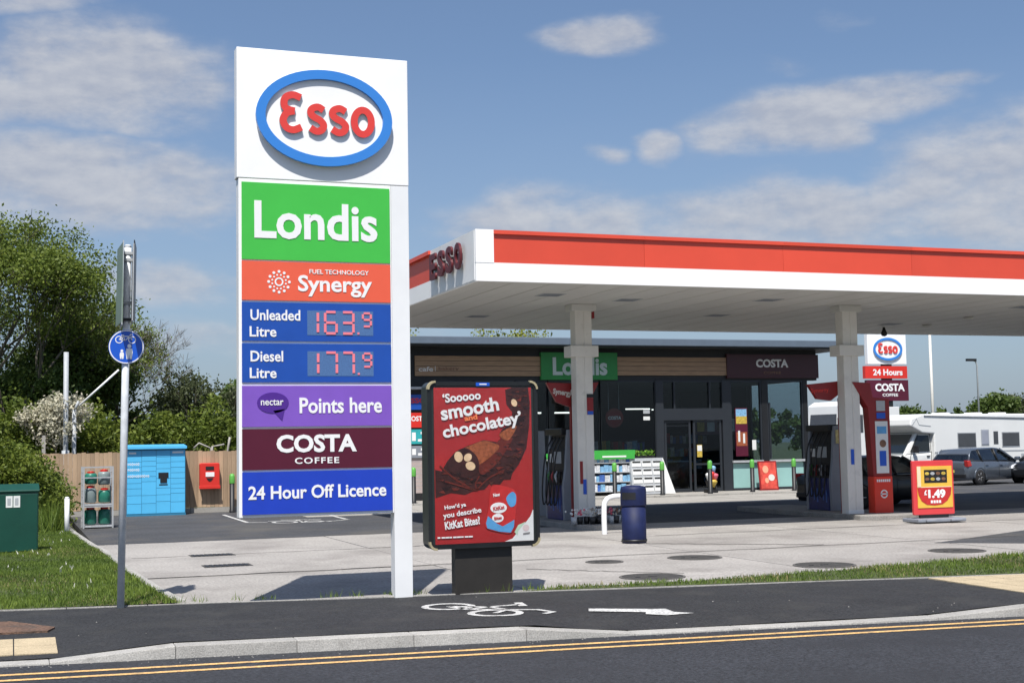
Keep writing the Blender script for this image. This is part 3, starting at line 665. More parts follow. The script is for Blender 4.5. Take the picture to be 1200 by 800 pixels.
def inpoly(px, pz, P):
    c = False; n = len(P)
    for i in range(n):
        (x1, y1), (x2, y2) = P[i], P[i-1]
        if (y1 > pz) != (y2 > pz) and px < (x2-x1)*(pz-y1)/(y2-y1)+x1: c = not c
    return c
band = [(.78, .02), (.95, .02), (.96, .22), (.92, .38), (.84, .5), (.75, .57), (.64, .60), (.42, .65), (.04, .68), (.03, .55), (.10, .54), (.42, .56), (.60, .47), (.74, .34), (.76, .26), (.81, .16), (.78, .10)]
rp_ = random.Random(4); ch3 = [MB(), MB(), MB()]
for k in range(420):
    u, v = rp_.uniform(0, 1), rp_.uniform(0, .7)
    if not inpoly(u, v, band): continue
    a0 = rp_.uniform(0, 6.28); sz_ = rp_.uniform(.012, .045); st_ = rp_.uniform(.25, .7)
    pts = [(u+sz_*math.cos(a0+q*2.1+rp_.uniform(-.4, .4))*(1 if q else 1.5), v+sz_*.67*st_*math.sin(a0+q*2.1)) for q in range(3)]
    ch3[k % 3].prism([U(*p) for p in pts], Y1-.0022-.00001*k, Y1-.0018, 'xz')
for mb, m_ in zip(ch3, (choc2, mat('poster_cocoa', (.075, .022, .018), .25), mat('poster_dark', (.022, .008, .010), .3))):
    o = mb.build('printed_fragments', m_, po); o['kind'] = 'stuff'
for e in ((.24, .445, .045, .035, 20), (.335, .45, .042, .026, -15), (.36, .505, .05, .028, 10), (.82, .10, .035, .025, 30)):
    art([(e[0]+e[2]*math.cos(a)*math.cos(R(e[4]))-e[3]*.67*math.sin(a)*math.sin(R(e[4])), e[1]+e[2]*.67*math.cos(a)*math.sin(R(e[4]))+e[3]*math.sin(a)*math.cos(R(e[4]))) for a in np.linspace(0, 2*math.pi, 16, False)], nutm, Y1-.006)
for l in ([(.05, .50), (.2, .585), (.38, .655), (.43, .66)], [(.42, .66), (.55, .585), (.70, .54)], [(.1, .60), (.25, .63), (.38, .66)], [(.45, .57), (.41, .62), (.42, .66)]):
    g = MB(); g.stroke([U(*p) for p in l], .018, Y1-.006, Y1-.0045); g.build('printed_shape', choc2, po)
text('‘Sooooo', U(.28, .075)[0], U(.28, .058)[1], .50, .115, Y1-.008, txt_w, po, .03, .002, 5)
text('smooth', U(.36, .15)[0], U(.36, .135)[1], .77, .18, Y1-.008, txt_w, po, .03, .002, 9)
text('and', U(.37, .2)[0], U(.37, .193)[1], .17, .07, Y1-.008, txt_orange, po, .035, .002, 8)
text('chocolatey’', U(.49, .24)[0], U(.48, .25)[1], 1.06, .20, Y1-.0085, txt_w, po, .03, .002, 10)
text('How’d ya', U(.2, .76)[0], U(.2, .762)[1], .28, .065, Y1-.008, txt_w, po, .03, .002, 7)
text('you describe', U(.27, .80)[0], U(.27, .808)[1], .50, .085, Y1-.008, txt_w, po, .025, .002, 7)
text('KitKat Bites?', U(.27, .86)[0], U(.27, .868)[1], .46, .10, Y1-.008, txt_w, po, .03, .002, 7)
text('PICK UP A POUCH TODAY', U(.19, .95)[0], U(.19, .957)[1], .40, .03, Y1-.008, txt_w, po, .02, .002, 1)
for c in list(po.children):
    if c.name.startswith('lettering') and abs(c.data.vertices[0].co.z-U(0, .957)[1]) < .03: bpy.data.objects.remove(c)
g = MB()
for k in range(9): g.box(-.62+k*.05, -.585+k*.05+.01*(k % 3), Y1-.008, Y1-.006, U(0, .957)[1]-.009, U(0, .957)[1]+.009)
g.build('small_print', txt_w, po)
art([(1, .80), (.995, .80), (.97, .84), (.92, .88), (.86, .90), (.84, .91), (.82, .95), (.78, .98), (.70, .998), (.999, .998)], pprwhite, Y1-.004)
art([(.80, .94), (.84, .895), (.92, .875), (.84, .93), (.83, .96)], mat('print_pale_green', (.45, .6, .45), .5), Y1-.0065)
art(ellipse(.92, .915, .035, .022, 16), mat('print_pale_rose', (.62, .5, .5), .5), Y1-.0065)
art([(.89, .948), (.96, .943), (.96, .955), (.89, .96)], mat('print_grey', (.2, .2, .2), .5), Y1-.0065)
pk = art(spline([(.59, .635), (.70, .64), (.80, .665), (.835, .72), (.82, .80), (.80, .90), (.76, .945), (.64, .935), (.52, .91), (.505, .87), (.54, .78), (.555, .68)], True), packred, Y1-.006, 'printed_pouch')
art([(.53, .83), (.62, .88), (.68, .90), (.80, .86), (.795, .905), (.76, .942), (.64, .932), (.52, .908), (.508, .875)], sky_b, Y1-.009)
art(spline([(.72, .72), (.78, .68), (.82, .70), (.815, .76), (.76, .775)], True), sky_b, Y1-.009)
for cx, cz, rx, rz in ((.64, .78, .085, .035), (.63, .845, .06, .028)): art(ellipse(cx, cz, rx, rz, 20), txt_w, Y1-.009)
text('KitKat', U(.64, 0)[0], U(0, .78)[1], .15, .05, Y1-.0125, packred, po, .03, .002, 8); text('Bites', U(.63, 0)[0], U(0, .845)[1], .10, .04, Y1-.0125, packred, po, .03, .002, 8)
text('New', U(.62, 0)[0], U(0, .695)[1], .09, .045, Y1-.0105, txt_w, po, .03, .002, 8)

MB().box(-.66, .66, -.0895, -.0865, .625, 2.58).build('glass_cover', glassmat('poster_glass', (.99, .99, .99), .006), ad)
# ------------------------------------------------------------------ shared path sign post
sp = thing('cycle_sign_post', 'grey steel post with round blue shared path sign and edge-on sign plates above', 'sign post', (1.24, 16.78, 0))
sp.rotation_euler = (0, R(.9), 0)
g = MB(); g.cyl(0, 0, -.05, 4.30, .043, 16); g.lathe([(.046, 4.30), (.03, 4.325), (.001, 4.33)], n=16); g.build('pole', pole_steel, sp)
def sheetring(z, r, y, m, name, par, th=.004):
    g = MB(); g.prism(ellipse(0, z, r, r, 40), y-th, y, 'xz', sm=True); return g.build(name, m, par)
rsn = sheetring(3.09, .205, -.052, signblue, 'round_sign', sp, .006)
g = MB(); g.stroke(ellipse(0, 3.09, .194, .194, 40), .012, -.0605, -.058, 'xz', True, False); g.build('border', txt_w, rsn)
for (cx) in (-.085, .065):
    g = MB(); g.stroke(ellipse(cx, 3.175, .040, .040, 16), .010, -.0605, -.058, 'xz', True, False); g.build('bicycle_pictogram', txt_w, rsn)
for pts in ([(-.085, 3.175), (-.045, 3.215), (.035, 3.215), (.065, 3.175)], [(-.045, 3.215), (-.01, 3.17), (.035, 3.215)], [(-.085, 3.175), (-.01, 3.17)], [(.035, 3.215), (.045, 3.24), (.07, 3.24)], [(-.06, 3.228), (-.03, 3.228)]):
    g = MB(); g.stroke(pts, .011, -.0605, -.058, 'xz', False, False); g.build('bicycle_pictogram', txt_w, rsn)
for cx, s_ in ((.035, 1.), (-.05, .62)):
    b = 2.945; g = MB(); g.prism(ellipse(cx, b+.155*s_, .019*s_+.004, .021*s_+.004, 12), -.0605, -.058)
    g.prism([(cx-.03*s_, b), (cx-.006*s_, b), (cx, b+.06*s_), (cx+.006*s_, b), (cx+.03*s_, b), (cx+.04*s_, b+.08*s_), (cx+.032*s_, b+.125*s_), (cx-.032*s_, b+.125*s_), (cx-.04*s_, b+.08*s_)], -.0605, -.058)
    g.build('pedestrian_pictogram', txt_w, rsn)
for zz in (3.0, 3.18):
    g = MB(); g.box(-.06, .06, -.052, .05, zz-.02, zz+.02); g.build('clip', steel, sp)
# three warning plates seen almost edge on, on both sides of the pole
def plate(xo, z0, z1, yaw, m, name='sign_plate', w=.36):
    o = bpy.data.objects.new(name, None)
    g = MB(); ca, sa = math.cos(yaw), math.sin(yaw); t = .006
    def pt(u, z, s): return (xo+u*sa+s*ca*t, u*ca*1.0-s*sa*t, z)
    P = [pt(-w, z0, -1), pt(w, z0, -1), pt(w, z0, 1), pt(-w, z0, 1), pt(-w*.92, z1, -1), pt(w*.92, z1, -1), pt(w*.92, z1, 1), pt(-w*.92, z1, 1)]
    g.hexa(P); return g.build(name, m, sp)
plate(-.085, 3.36, 4.31, R(-1.5), sage); plate(-.062, 3.33, 4.33, R(2.5), steel_l)
plate(.085, 3.42, 4.34, R(6.5), dk_metal); plate(.062, 3.38, 4.30, R(3.5), steel)
for zz in (3.42, 3.62, 4.14, 4.22):
    g = MB(); g.box(-.075, .075, -.05, .05, zz-.016, zz+.016); g.build('clip', steel if zz > 3.5 else black, sp)

# ------------------------------------------------------------------ green cabinet
cb = thing('street_cabinet', 'dark green roadside utility cabinet with white notices on the lawn', 'utility cabinet', (-.35, 26.6, 0), R(3))
g = MB(); g.box(-.88, .85, -.02, .42, -.05, 1.14); g.build('housing', cabgreen, cb, bevel=.012)
g = MB(); g.prism([(-.045, 1.14), (-.04, 1.17), (.2, 1.285), (.45, 1.17), (.45, 1.14)], -.90, .87, 'yz'); g.build('roof', cabgreen, cb, bevel=.01)
for k in range(2):
    g = MB(); g.box(-.86+k*.855, -.02+k*.85, -.034, -.022, .06, 1.10); d = g.build('door', cabgreen, cb, bevel=.004)
    MB().box(-.1+k*.14, -.075+k*.14, -.05, -.034, .5, .62).build('handle', dk_metal, d)
for x0 in (.345, .475):
    g = MB(); g.box(x0-.06, x0+.055, -.040, -.0345, .86, 1.07); nn_ = g.build('notice', pprwhite, cb)
    g = MB(); g.box(x0-.035, x0+.025, -.0425, -.041, .90, 1.03); g.build('print', steel_l, nn_)
for o in cb.children: o.location.x += 0

# ------------------------------------------------------------------ fence, lockers, red box, gas cage, marker post
fe = thing('timber_fence', 'closeboard timber fence behind the blue lockers', 'fence', (0, 41.0, 0))
x = -6.; k = 0
pr = [];
for v_ in range(3):
    g = MB(); g.box(0, .117, -.012, .012, .16, 1.80+.012*v_); pr.append(g)
me_b = []
for v_ in range(3): o = pr[v_].build('board', fwood, fe, loc=(x, 0, 0)); me_b.append(o.data); x += .122
while x < 9.6:
    o = link('board', me_b[k % 3], fe, (x, random.uniform(-.006, .006), random.uniform(-.008, .008))); x += .122; k += 1
for i in range(8): MB().box(-6+i*2.2, -5.9+i*2.2, .012, .11, 0, 1.82).build('post', fwood, fe)
for i in range(8): MB().box(-6+i*2.2, -3.81+i*2.2, -.022, .02, 0, .15).build('gravel_board', conc2, fe)
MB().box(-6, 9.6, .02, .06, .45, .53).build('rail', fwood, fe); MB().box(-6, 9.6, .02, .06, 1.4, 1.48).build('rail', fwood, fe)
pc = thing('broken_pallet', 'pale broken wood ends sticking up behind the fence right of the lockers', 'scrap wood', (5.6, 41.7, 0))
for pts in ([(0, 0, 0), (.15, .05, 1.95), (.5, .1, 2.0)], [(.3, 0, 0), (.62, 0, 1.98), (.66, .02, 2.22)], [(.05, .1, 0), (.1, .1, 1.9), (-.25, .1, 2.05), (-.4, .1, 1.9)]):
    g = MB(); g.tube(pts, .035, 6); g.build('slat', conc2, pc)
lo = thing('parcel_locker', 'bright blue bank of parcel lockers standing before the timber fence', 'parcel locker', (3.12, 40.2, 0))
g = MB(); g.box(0, 1.64, 0, .62, .0, 1.93); g.build('cabinet', lockdk, lo)
g = MB(); g.prism([(-.12, 1.90), (-.12, 1.97), (.66, 2.03), (.66, 1.93)], -.03, 1.67, 'yz'); g.build('canopy', lockblue, lo)
g = MB(); g.box(-.01, 1.65, -.02, .60, -.01, .05); g.build('plinth', lockdk, lo)
rws = [.12, .12, .16, .16, .16, .12, .3, .12, .3, .24]
cw = 1.62/4
for c in range(4):
    z = .06; rr = [[.26, .22, .18, .14, .14, .14, .14, .14, .14, .16], [.28, .22, .38, .14, .14, .14, .14, .14, .16], [.28, .16, .16, None, None, .14, .14, .16], [.28, .22, .12, .12, .14, .14, .14, .14, .14, .16]][c]
    tot = sum(h if h else .23 for h in rr); sc_ = 1.80/tot
    for h in rr:
        hh = (h if h else .23)*sc_
        MB().box(.01+c*cw+.005, .01+(c+1)*cw-.005, -.014, .004, z+.005, z+hh-.005).build('locker_door', lockblue, lo); z += hh
g = MB(); g.box(.88, 1.16, -.03, -.012, 1.07, 1.22); g.box(.93, 1.12, -.03, -.012, .93, 1.07); sc2 = g.build('screen', black, lo)
MB().box(.90, 1.14, -.022, -.013, .86, .89).build('card_slot', black, lo)
MB().box(1.27, 1.58, -.022, -.013, 1.77, 1.82).build('logo_strip', txt_w, lo); MB().box(.06, .26, -.022, -.013, 1.76, 1.81).build('logo_strip', txt_w, lo)
for z, w in ((1.47, .33), (1.31, .38), (1.13, .62)): 
    g = MB(); nl = int(w/.055)
    for k in range(nl): g.stroke(ellipse(.05+k*.055, z, .018, .022+.008*(k % 3), 8), .012, -.02, -.013, 'xz', True, False)
    g.build('lettering', txt_w, lo)
rb = thing('red_wall_box', 'small red emergency box mounted on the fence right of the lockers', 'wall box', (5.53, 40.97, 1.1))
g = MB(); g.prism(rrect(-.29, .29, -.34, .36, .05), -.22, -.02, 'xz'); g.build('case', redplast, rb, bevel=.02)
g = MB(); g.box(-.12, .12, -.235, -.221, .16, .26); g.build('slot', black, rb); g = MB(); g.prism([(-.1, -.08), (.1, -.08), (.03, -.17), (-.03, -.17)], -.235, -.221); g.build('pull', black, rb)
MB().box(-.12, .13, -.235, -.221, -.04, .09).build('label', txt_w, rb); 
g = MB(); g.box(-.31, .31, -.225, -.205, -.40, -.30); g.build('lid_lip', redplast, rb, bevel=.01)
ca = thing('gas_bottle_cage', 'galvanised steel cage of gas bottles beside the lockers', 'cage', (2.02, 34.55, 0), R(2))
W2 = .34
for sx in (-W2, W2):
    for sy in (0, .55): MB().box(sx-.018, sx+.018, sy-.018, sy+.018, 0, 1.49).build('post', steel, ca)
for z in (.04, .52, .56, 1.22, 1.47):
    for sy in (0, .55): MB().box(-W2, W2, sy-.014, sy+.014, z-.014, z+.014).build('rail', steel, ca)
for z in (.07, .59): MB().box(-W2+.01, W2-.01, .0, .55, z-.02, z-.005).build('shelf', steel, ca)
g = MB()
for k in range(8):
    xx = -W2+.04+k*.086
    g.box(xx-.0025, xx+.0025, .545, .55, .04, 1.47)
for k in range(14): g.box(-W2, W2, .545, .549, .1+k*.1, .104+k*.1)
g.build('mesh_back', steel, ca)
for sx in (-W2, W2):
    g = MB()
    for k in range(5): g.box(sx-.003, sx+.003, .1*k+.06, .1*k+.065, .04, 1.47)
    for k in range(9): g.box(sx-.003, sx+.003, 0, .55, .15+k*.15, .154+k*.15)
    g.build('mesh_side', steel, ca)
def gasbottle(x, y, z, h, m, lb):
    t = thing('gas_bottle', lb, 'gas bottle', (x, y, z), 0, 'gas bottles in the cage')
    r = .145
    MB().lathe([(r*.8, 0), (r, .03), (r, h*.72), (r*.85, h*.86), (.05, h*.93), (.03, h*.95)], n=18).build('cylinder', m, t)
    g = MB(); g.cyl(0, 0, h*.93, h*1.04, .03, 10); g.box(-.05, .05, -.02, .02, h*1.0, h*1.05); g.build('valve', redplast, t)
    g = MB(); g.stroke(ellipse(0, 0, .085, .085, 14), .014, h*.9, h*1.02, 'xy', True, False); g.build('collar', redplast, t)
gb = [(-.17, .09, .40, gasgreen, 'tall green gas bottle at the bottom left of the cage'), (.16, .09, .40, gasgreen, 'tall green gas bottle at the bottom right of the cage'),
      (-.17, .61, .40, gasgrey, 'green and grey gas bottle on the left of the cage upper shelf'), (.16, .61, .34, gasgreen, 'short green gas bottle on the right of the cage upper shelf')]
for x, z, h, m, lb in gb: gasbottle(2.02+x, 34.82, z, h, m, lb)
gasbottle(2.02-.16, 34.82, 1.06, .30, gasgreen, 'small green gas bottle on top of the left upper bottle')
gasbottle(2.02+.15, 34.84, 1.04, .36, gasgrey, 'small grey gas bottle at the top right of the cage')
g = MB(); g.cyl(0, 0, -.1, .80, .055, 12); g.lathe([(.055, .80), (.04, .83), (.001, .84)], n=12); o = g.build('marker_post', white_grime, None, (1.23, 32.7, 0)); tag(o, 'short white concrete marker post at the edge of the lawn', 'post')
ms = thing('steel_mast', 'plain grey steel mast with diagonal white stay behind the fence', 'mast', (1.53, 42.1, 0))
g = MB(); g.cyl(0, 0, 0, 4.80, .072, 12); g.build('pole', steel, ms); g = MB(); g.cyl(.0, 0, 0, 1.9, .11, 12); g.build('pole_sleeve', steel, ms)
g = MB(); g.tube([(.38, 0, 3.22), (1.50, 0, 4.28)], .03, 8); g.build('stay', txt_w, ms)
g = MB(); g.cyl(.24, .1, 0, 3.1, .06, 10); g.build('pole', steel, ms); g = MB(); g.tube([(.24, .1, 3.05), (.36, .05, 3.35)], .04, 8); g.build('bracket', steel, ms)

# ------------------------------------------------------------------ forecourt canopy
cy = thing('fuel_canopy', 'large flat fuel canopy with red and white fascia over the pumps', 'canopy', (8.2, 24, 0))
CW, CD = 27.0, 10.0
g = MB(); g.box(.12, CW-.12, .12, CD-.12, 5.02, 5.80); g.build('roof_deck', steel_l, cy)
# soffit planks
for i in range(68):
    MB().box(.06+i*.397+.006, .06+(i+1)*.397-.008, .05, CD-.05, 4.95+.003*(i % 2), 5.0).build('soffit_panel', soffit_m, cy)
g = MB(); g.box(0, CW, -.0, .06, 4.93, 5.285); g.build('white_fascia', white, cy)
g = MB(); g.box(0, .06, .06, CD, 4.93, 5.285); g.box(0, CW, CD-.06, CD, 4.931, 5.284); g.box(CW-.06, CW, .06, CD-.06, 4.93, 5.285); g.build('white_fascia', white, cy)
g = MB(); g.box(-.004, .36, -.006, .06, 5.28, 5.915); g.build('corner_panel', white, cy)
g = MB(); g.box(-.012, .05, .064, 2.9, 4.955, 5.905); g.build('corner_panel', white_grime, cy)
k = 0; x = .36
while x < CW-.1:
    x1 = min(x+3.16, CW)
    g = MB(); g.hexa([(x+.003, .005, 5.287), (x1-.003, .005, 5.287), (x1-.003, .06, 5.287), (x+.003, .06, 5.287), (x+.003, .005, 5.86), (x1-.003, .005, 5.86), (x1-.003, .06, 5.86), (x+.003, .06, 5.86)])
    g.build('fascia_panel', red_fascia, cy)
    g = MB(); g.prism([(-.04, 5.83), (-.04, 5.905), (.08, 5.915), (.08, 5.865), (.06, 5.862)], x+.001, x1-.001, 'yz'); g.build('fascia_lip', red_fascia, cy)
    x = x1; k += 1
y = 2.9
while y < CD-.1:
    y1 = min(y+2.4, CD)
    g = MB(); g.hexa([(.005, y+.003, 5.287), (.06, y+.003, 5.287), (.06, y1-.003, 5.287), (.005, y1-.003, 5.287), (.005, y+.003, 5.86), (.06, y+.003, 5.86), (.06, y1-.003, 5.86), (.005, y1-.003, 5.86)])
    g.build('fascia_panel', red_fascia, cy)
    g = MB(); g.prism([(-.06, 5.82), (-.06, 5.905), (.08, 5.915), (.08, 5.865), (.06, 5.862)], y+.001, y1-.001, 'xz'); g.build('fascia_lip', red_fascia, cy)
    y = y1
for i, (ch, yc) in enumerate((('E', 2.42), ('S', 1.87), ('S', 1.33), ('O', .78))):
    o = text(ch, yc, 5.50, .40, .53, -.10, darkred, cy, .045, .05, name='letter', plane='yz')
    g = MB(); g.box(-.10, -.01, yc-.03, yc+.03, 5.42, 5.56); g.build('letter_bracket', dk_metal, cy)
lights = [(2.37, 2.14), (2.38, 6.88), (4.42, 2.76), (7.59, 2.15), (8.23, 5.65), (15.24, 4.91), (14.4, 7.05), (15.6, 7.1), (14.8, 2.33), (21, 2.3), (21, 7)]
for i, (lx, ly) in enumerate(lights):
    if i in (5, 7):
        g = MB(); g.lathe([(.13, 4.945), (.12, 4.90), (.05, 4.885), (.001, 4.884)], (lx, ly, 0), 18); g.build('dome_lamp', soffit_m, cy)
    else:
        g = MB(); g.box(lx-.26, lx+.26, ly-.26, ly+.26, 4.944, 4.952); o = g.build('recessed_light', steel_l, cy)
        g = MB()
        for q in range(5): g.box(lx-.22, lx+.22, ly-.2+q*.09, ly-.17+q*.09, 4.936, 4.944)
        g.build('louvre', pumpgrey, o)
g = MB(); g.lathe([(.001, 4.70), (.07, 4.72), (.09, 4.79), (.06, 4.86), (.03, 4.95)], (14.9, 8.1, 0), 14); g.build('security_camera', black, cy)
for cx, cyy in ((12.02, 27.95), (18.38, 27.0), (24.8, 26.2)):
    X, Y = cx-8.2, cyy-24
    a = MB(); 
    for dx, dy in ((-.105, 0), (.105, 0)):
        a.box(X+dx-.098, X+dx+.098, Y-.15, Y+.15, .10, 4.95)
    a.box(X-.03, X+.03, Y-.135, Y+.135, .1, 4.95)
    cc = a.build('column', col_m, cy, bevel=.02, seg=3)
    MB().box(X-.34, X+.33, Y-.21, Y+.21, 3.77, 4.02).build('collar', col_m, cc, bevel=.01)
    MB().box(X-.30, X+.30, Y-.2, Y+.2, 4.80, 4.948).build('head_plate', soffit_m, cc, bevel=.01)
    g = MB(); g.box(X+.04, X+.19, Y-.166, Y-.152, 2.48, 2.86) if cx < 13 else g.box(X-.10, X-.02, Y-.166, Y-.152, 1.25, 1.6)
    g.build('notice', totemdk if cx < 13 else signblue, cc)
    if cx < 13: MB().box(X+.045, X+.185, Y-.17, Y-.1665, 2.48, 2.56).build('notice', signblue, cc); MB().box(X+.04, X+.19, Y-.166, Y-.152, 2.862, 2.94).build('notice', dk_metal, cc)
    g = MB(); g.box(X-.21, X+.21, Y-.16, Y-.02, .08, .2) ; g.build('base_trim', pprwhite if cx > 13 else col_m, cc, bevel=.02)
    if cx < 13:
        MB().box(X-.16, X-.09, Y-.16, Y-.152, .95, 1.45).build('notice', totemdk, cc); MB().box(X-.09, X-.01, Y-.16, Y-.152, .72, 1.05).build('notice', signblue, cc)
        MB().box(X+.18, X+.36, Y+.05, Y+.25, 4.66, 4.83).build('junction_box', totemdk, cc)

# pump islands
for ix, y0, y1 in ((12.0, 26.55, 32.4), (18.85, 25.95, 31.8)):
    g = MB(); w = .62 if ix < 13 else .80
    pts = [(ix-w, y0+.3), (ix-w+.3, y0), (ix+w-.3, y0), (ix+w, y0+.3), (ix+w, y1), (ix-w, y1)]
    g.prism(pts, -.05, .115, 'xy'); o = g.build('pump_island', island_m, None, bevel=.02); tag(o, kind='structure')
# island topper boards and totem
for ix, iy, w, lb in ((11.9, 28.25, .64, 'dark red tapered board behind the left canopy column'), (18.3, 27.2, .92, 'dark red tapered board behind the right canopy column')):
    t = thing('island_board', lb, 'sign', (ix, iy, 0))
    for s in (-1, 1):
        w = w if (s < 0 or ix < 13) else .42
        g = MB(); g.prism([(s*.01, 3.20), (s*w, 3.22 if ix < 13 else 3.12), (s*(w-.24), 2.78), (s*.3, 2.74), (s*.06, 2.66 if ix < 13 else 2.9)], -.05, .05); o = g.build('board', totemdk, t, bevel=.008)
    if ix < 13: text('Synergy', -.26, 2.98, .46, .16, -.054, txt_soft, t, .03, .004, -8)
    else: text('Synergy', -.6, 2.97, .48, .13, -.054, redplast, t, .02, .004, 3)
    g = MB(); g.box(-.04, .04, .0, .09, .1, 2.8); g.build('stem', totemdk, t)
    g = MB(); g.stroke(ellipse(.0, 3.0, .05, .07, 12), .03, -.058, -.052, 'xz', True, False); g.build('emblem', txt_w, t)
t = thing('red_totem', 'slim red service totem with white poster panel beside the right column', 'totem', (19.12, 26.9, .1))
g = MB(); g.box(-.26, .25, -.1, .16, 0, .86); g.build('base', totemred, t, bevel=.015)
g = MB(); g.prism([(-.26, .862), (.25, .862), (.25, 2.66), (-.20, 2.70), (-.26, 3.04), (-.74, 3.06), (-.52, 2.72), (-.34, 2.45)], -.08, .15); g.build('frame', totemdk, t, bevel=.01)
g = MB(); g.box(-.17, .17, -.092, -.079, .93, 2.14); pn = g.build('poster', pprwhite, t)
MB().box(-.13, .13, -.098, -.093, 1.85, 2.02).build('printed_shape', sky_b, pn); MB().box(-.08, .1, -.098, -.093, 1.1, 1.45).build('printed_shape', signblue, pn)
g = MB(); g.prism(ellipse(.02, 1.62, .09, .09, 14), -.098, -.093); g.build('printed_shape', goods[6], pn)
MB().box(-.12, .12, -.09, -.081, 2.20, 2.34).build('notice', signblue, t); MB().box(-.12, .12, -.09, -.081, 2.38, 2.62).build('notice', steel_l, t)
g = MB(); [g.box(-.19+k*.055, -.15+k*.055, -.105, -.101, .73, .79) for k in range(7)]; g.build('printed_strip', txt_w, t)
g = MB(); g.stroke(ellipse(.0, .45, .085, .085, 16), .03, -.106, -.101, 'xz', True, False); g.box(-.1, .1, -.106, -.101, .435, .465); g.build('emblem', txt_w, t)

# fuel pumps
def pump(loc, lb):
    t = thing('fuel_pump', lb, 'fuel pump', loc, 0, 'fuel pumps under the canopy')
    g = MB(); g.box(-.24, .24, -.46, .46, .0, .78); g.build('lower_cabinet', pumpblue, t, bevel=.02)
    for s in (-1, 1):
        pts = [(-.23, .0), (.25, 0), (.27, .75), (.22, 1.2), (.20, 2.05), (-.12, 2.05), (-.18, 1.2), (-.25, .75)]
        g = MB(); ya, yb = (-.56, -.465) if s < 0 else (.465, .56); g.prism(pts, ya, yb, 'xz'); g.build('end_panel', pumpgrey, t, bevel=.012)
    g = MB(); g.box(-.19, .19, -.463, .463, .78, 1.12); g.build('nozzle_bay', black, t)
    g = MB(); g.box(-.17, .17, -.463, .463, 1.12, 1.62); g.build('display_head', charcoal, t, bevel=.01)
    g = MB(); g.box(-.24, .24, -.50, .50, 1.93, 2.08); g.build('top_housing', dk_metal, t, bevel=.012)
    g = MB(); g.box(-.10, .10, -.40, .40, 1.62, 1.93); g.build('hose_tower', charcoal, t)
    for sx in (-1, 1):
        MB().box(sx*.175-.006, sx*.175+.006, -.30, .12, 1.28, 1.55).build('display', steel_l, t)
        MB().box(sx*.175-.006, sx*.175+.006, .2, .38, 1.3, 1.5).build('keypad', pprwhite, t)
        g = MB()
        for k in range(6): g.prism(ellipse(-.3+k*.12, .38+.1*math.sin(k*2.2), .05, .09, 10), sx*.243, sx*.246, 'yz') if False else g.box(sx*.2435-.003, sx*.2435+.003, -.36+k*.13, -.31+k*.13, .2+.05*(k % 3), .5+.04*(k % 2))
        g.build('panel_graphic', goods[0], t)
        for k in range(4):
            yy = -.33+k*.22
            hs = MB(); hs.tube(spline([(sx*.12, yy, 1.88), (sx*.3, yy+.02, 1.5), (sx*.38, yy+.05, .75), (sx*.36, yy+.06, .35), (sx*.30, yy+.03, .45), (sx*.24, yy, .95)]), .017, 6); hs.build('hose', black, t)
            nz = MB(); nz.tube([(sx*.22, yy, .84), (sx*.25, yy, 1.0), (sx*.20, yy, 1.10)], [.02, .035, .02], 6); nz.build('nozzle', goods[[5, 1, 2, 5][k]] if k else black, t)
    text('Synergy', -.0, 0, .4, .1, 0, txt_soft, t, .01, .004).name = 'lettering'
    o = [c for c in t.children if c.name.startswith('lettering')][0]; bpy.data.objects.remove(o)
    return t
p1 = pump((12.0, 29.1, .115), 'blue and grey fuel pump left of the left canopy column')
dup(p1, (18.85, 28.75, .115), label='blue and grey fuel pump left of the right canopy column')
dup(p1, (12.0, 31.3, .115), label='blue and grey fuel pump behind the first one on the left island')
tp = thing('yellow_notice', 'yellow printed notice on the head of the right fuel pump', 'notice', (18.85, 28.75, .115)); MB().box(-.08, .12, -.578, -.57, 1.62, 1.95).build('sheet', mat('notice_yellow', (.62, .55, .25), .6, var=.3, scale=12), tp)
# bin, hoop, flowers at the island
b = thing('litter_bin', 'navy blue cylindrical litter bin standing on the concrete before the left island', 'bin', (10.83, 22.9, 0))
g = MB(); g.lathe([(.215, 0), (.225, .02), (.225, .68)], n=28); g.build('body', binblue, b)
g = MB(); g.lathe([(.235, .68), (.24, .70), (.24, .98), (.225, 1.03), (.12, 1.055), (.001, 1.06)], n=28); g.build('hood', binblue, b)
g = MB(); g.lathe([(.2425, .78), (.2425, .92)], n=28); o = g.build('x', black, b); bpy.data.objects.remove(o)
vs = [(.2425*math.cos(R(a)), .2425*math.sin(R(a)), z) for z in (.80, .93) for a in range(185, 256, 10)]
g = MB(); g.add(vs, [(i, i+1, i+9, i+8) for i in range(7)]); g.build('opening', black, b)
g = MB(); g.lathe([(.237, .03), (.237, .07)], n=28); g.build('base_band', black, b)
hp = thing('hoop_barrier', 'white tubular hoop barrier behind the navy litter bin', 'barrier', (11.35, 25.4, 0))
g = MB(); g.tube(spline([(0, 0, -.05), (0, 0, .5), (.05, .0, .68), (.2, 0, .75), (.5, 0, .75), (.65, 0, .68), (.70, 0, .5), (.70, 0, -.05)], k=6), .055, 12); g.build('tube', txt_w, hp)
fs_ = thing('island_flowers', 'bunches of pale flowers in buckets at the foot of the left column', 'flowers', (11.7, 26.95, .115))
for k in range(13):
    x, y = random.uniform(-.35, .8), random.uniform(-.15, .25)
    g = MB(); g.lathe([(.055, 0), (.075, .16)], (x, y, 0), 10); g.build('bucket', black if k % 2 else steel_l, fs_)
    g = MB()
    for q in range(9):
        u, v, w = random.gauss(0, .05), random.gauss(0, .05), .2+random.uniform(0, .13); g.lathe([(.001, w-.03), (.028, w), (.001, w+.025)], (x+u, y+v, 0), 6)
    g.build('bunch', [pprwhite, conc2, flower_p, goods[6], pprwhite][k % 5], fs_)
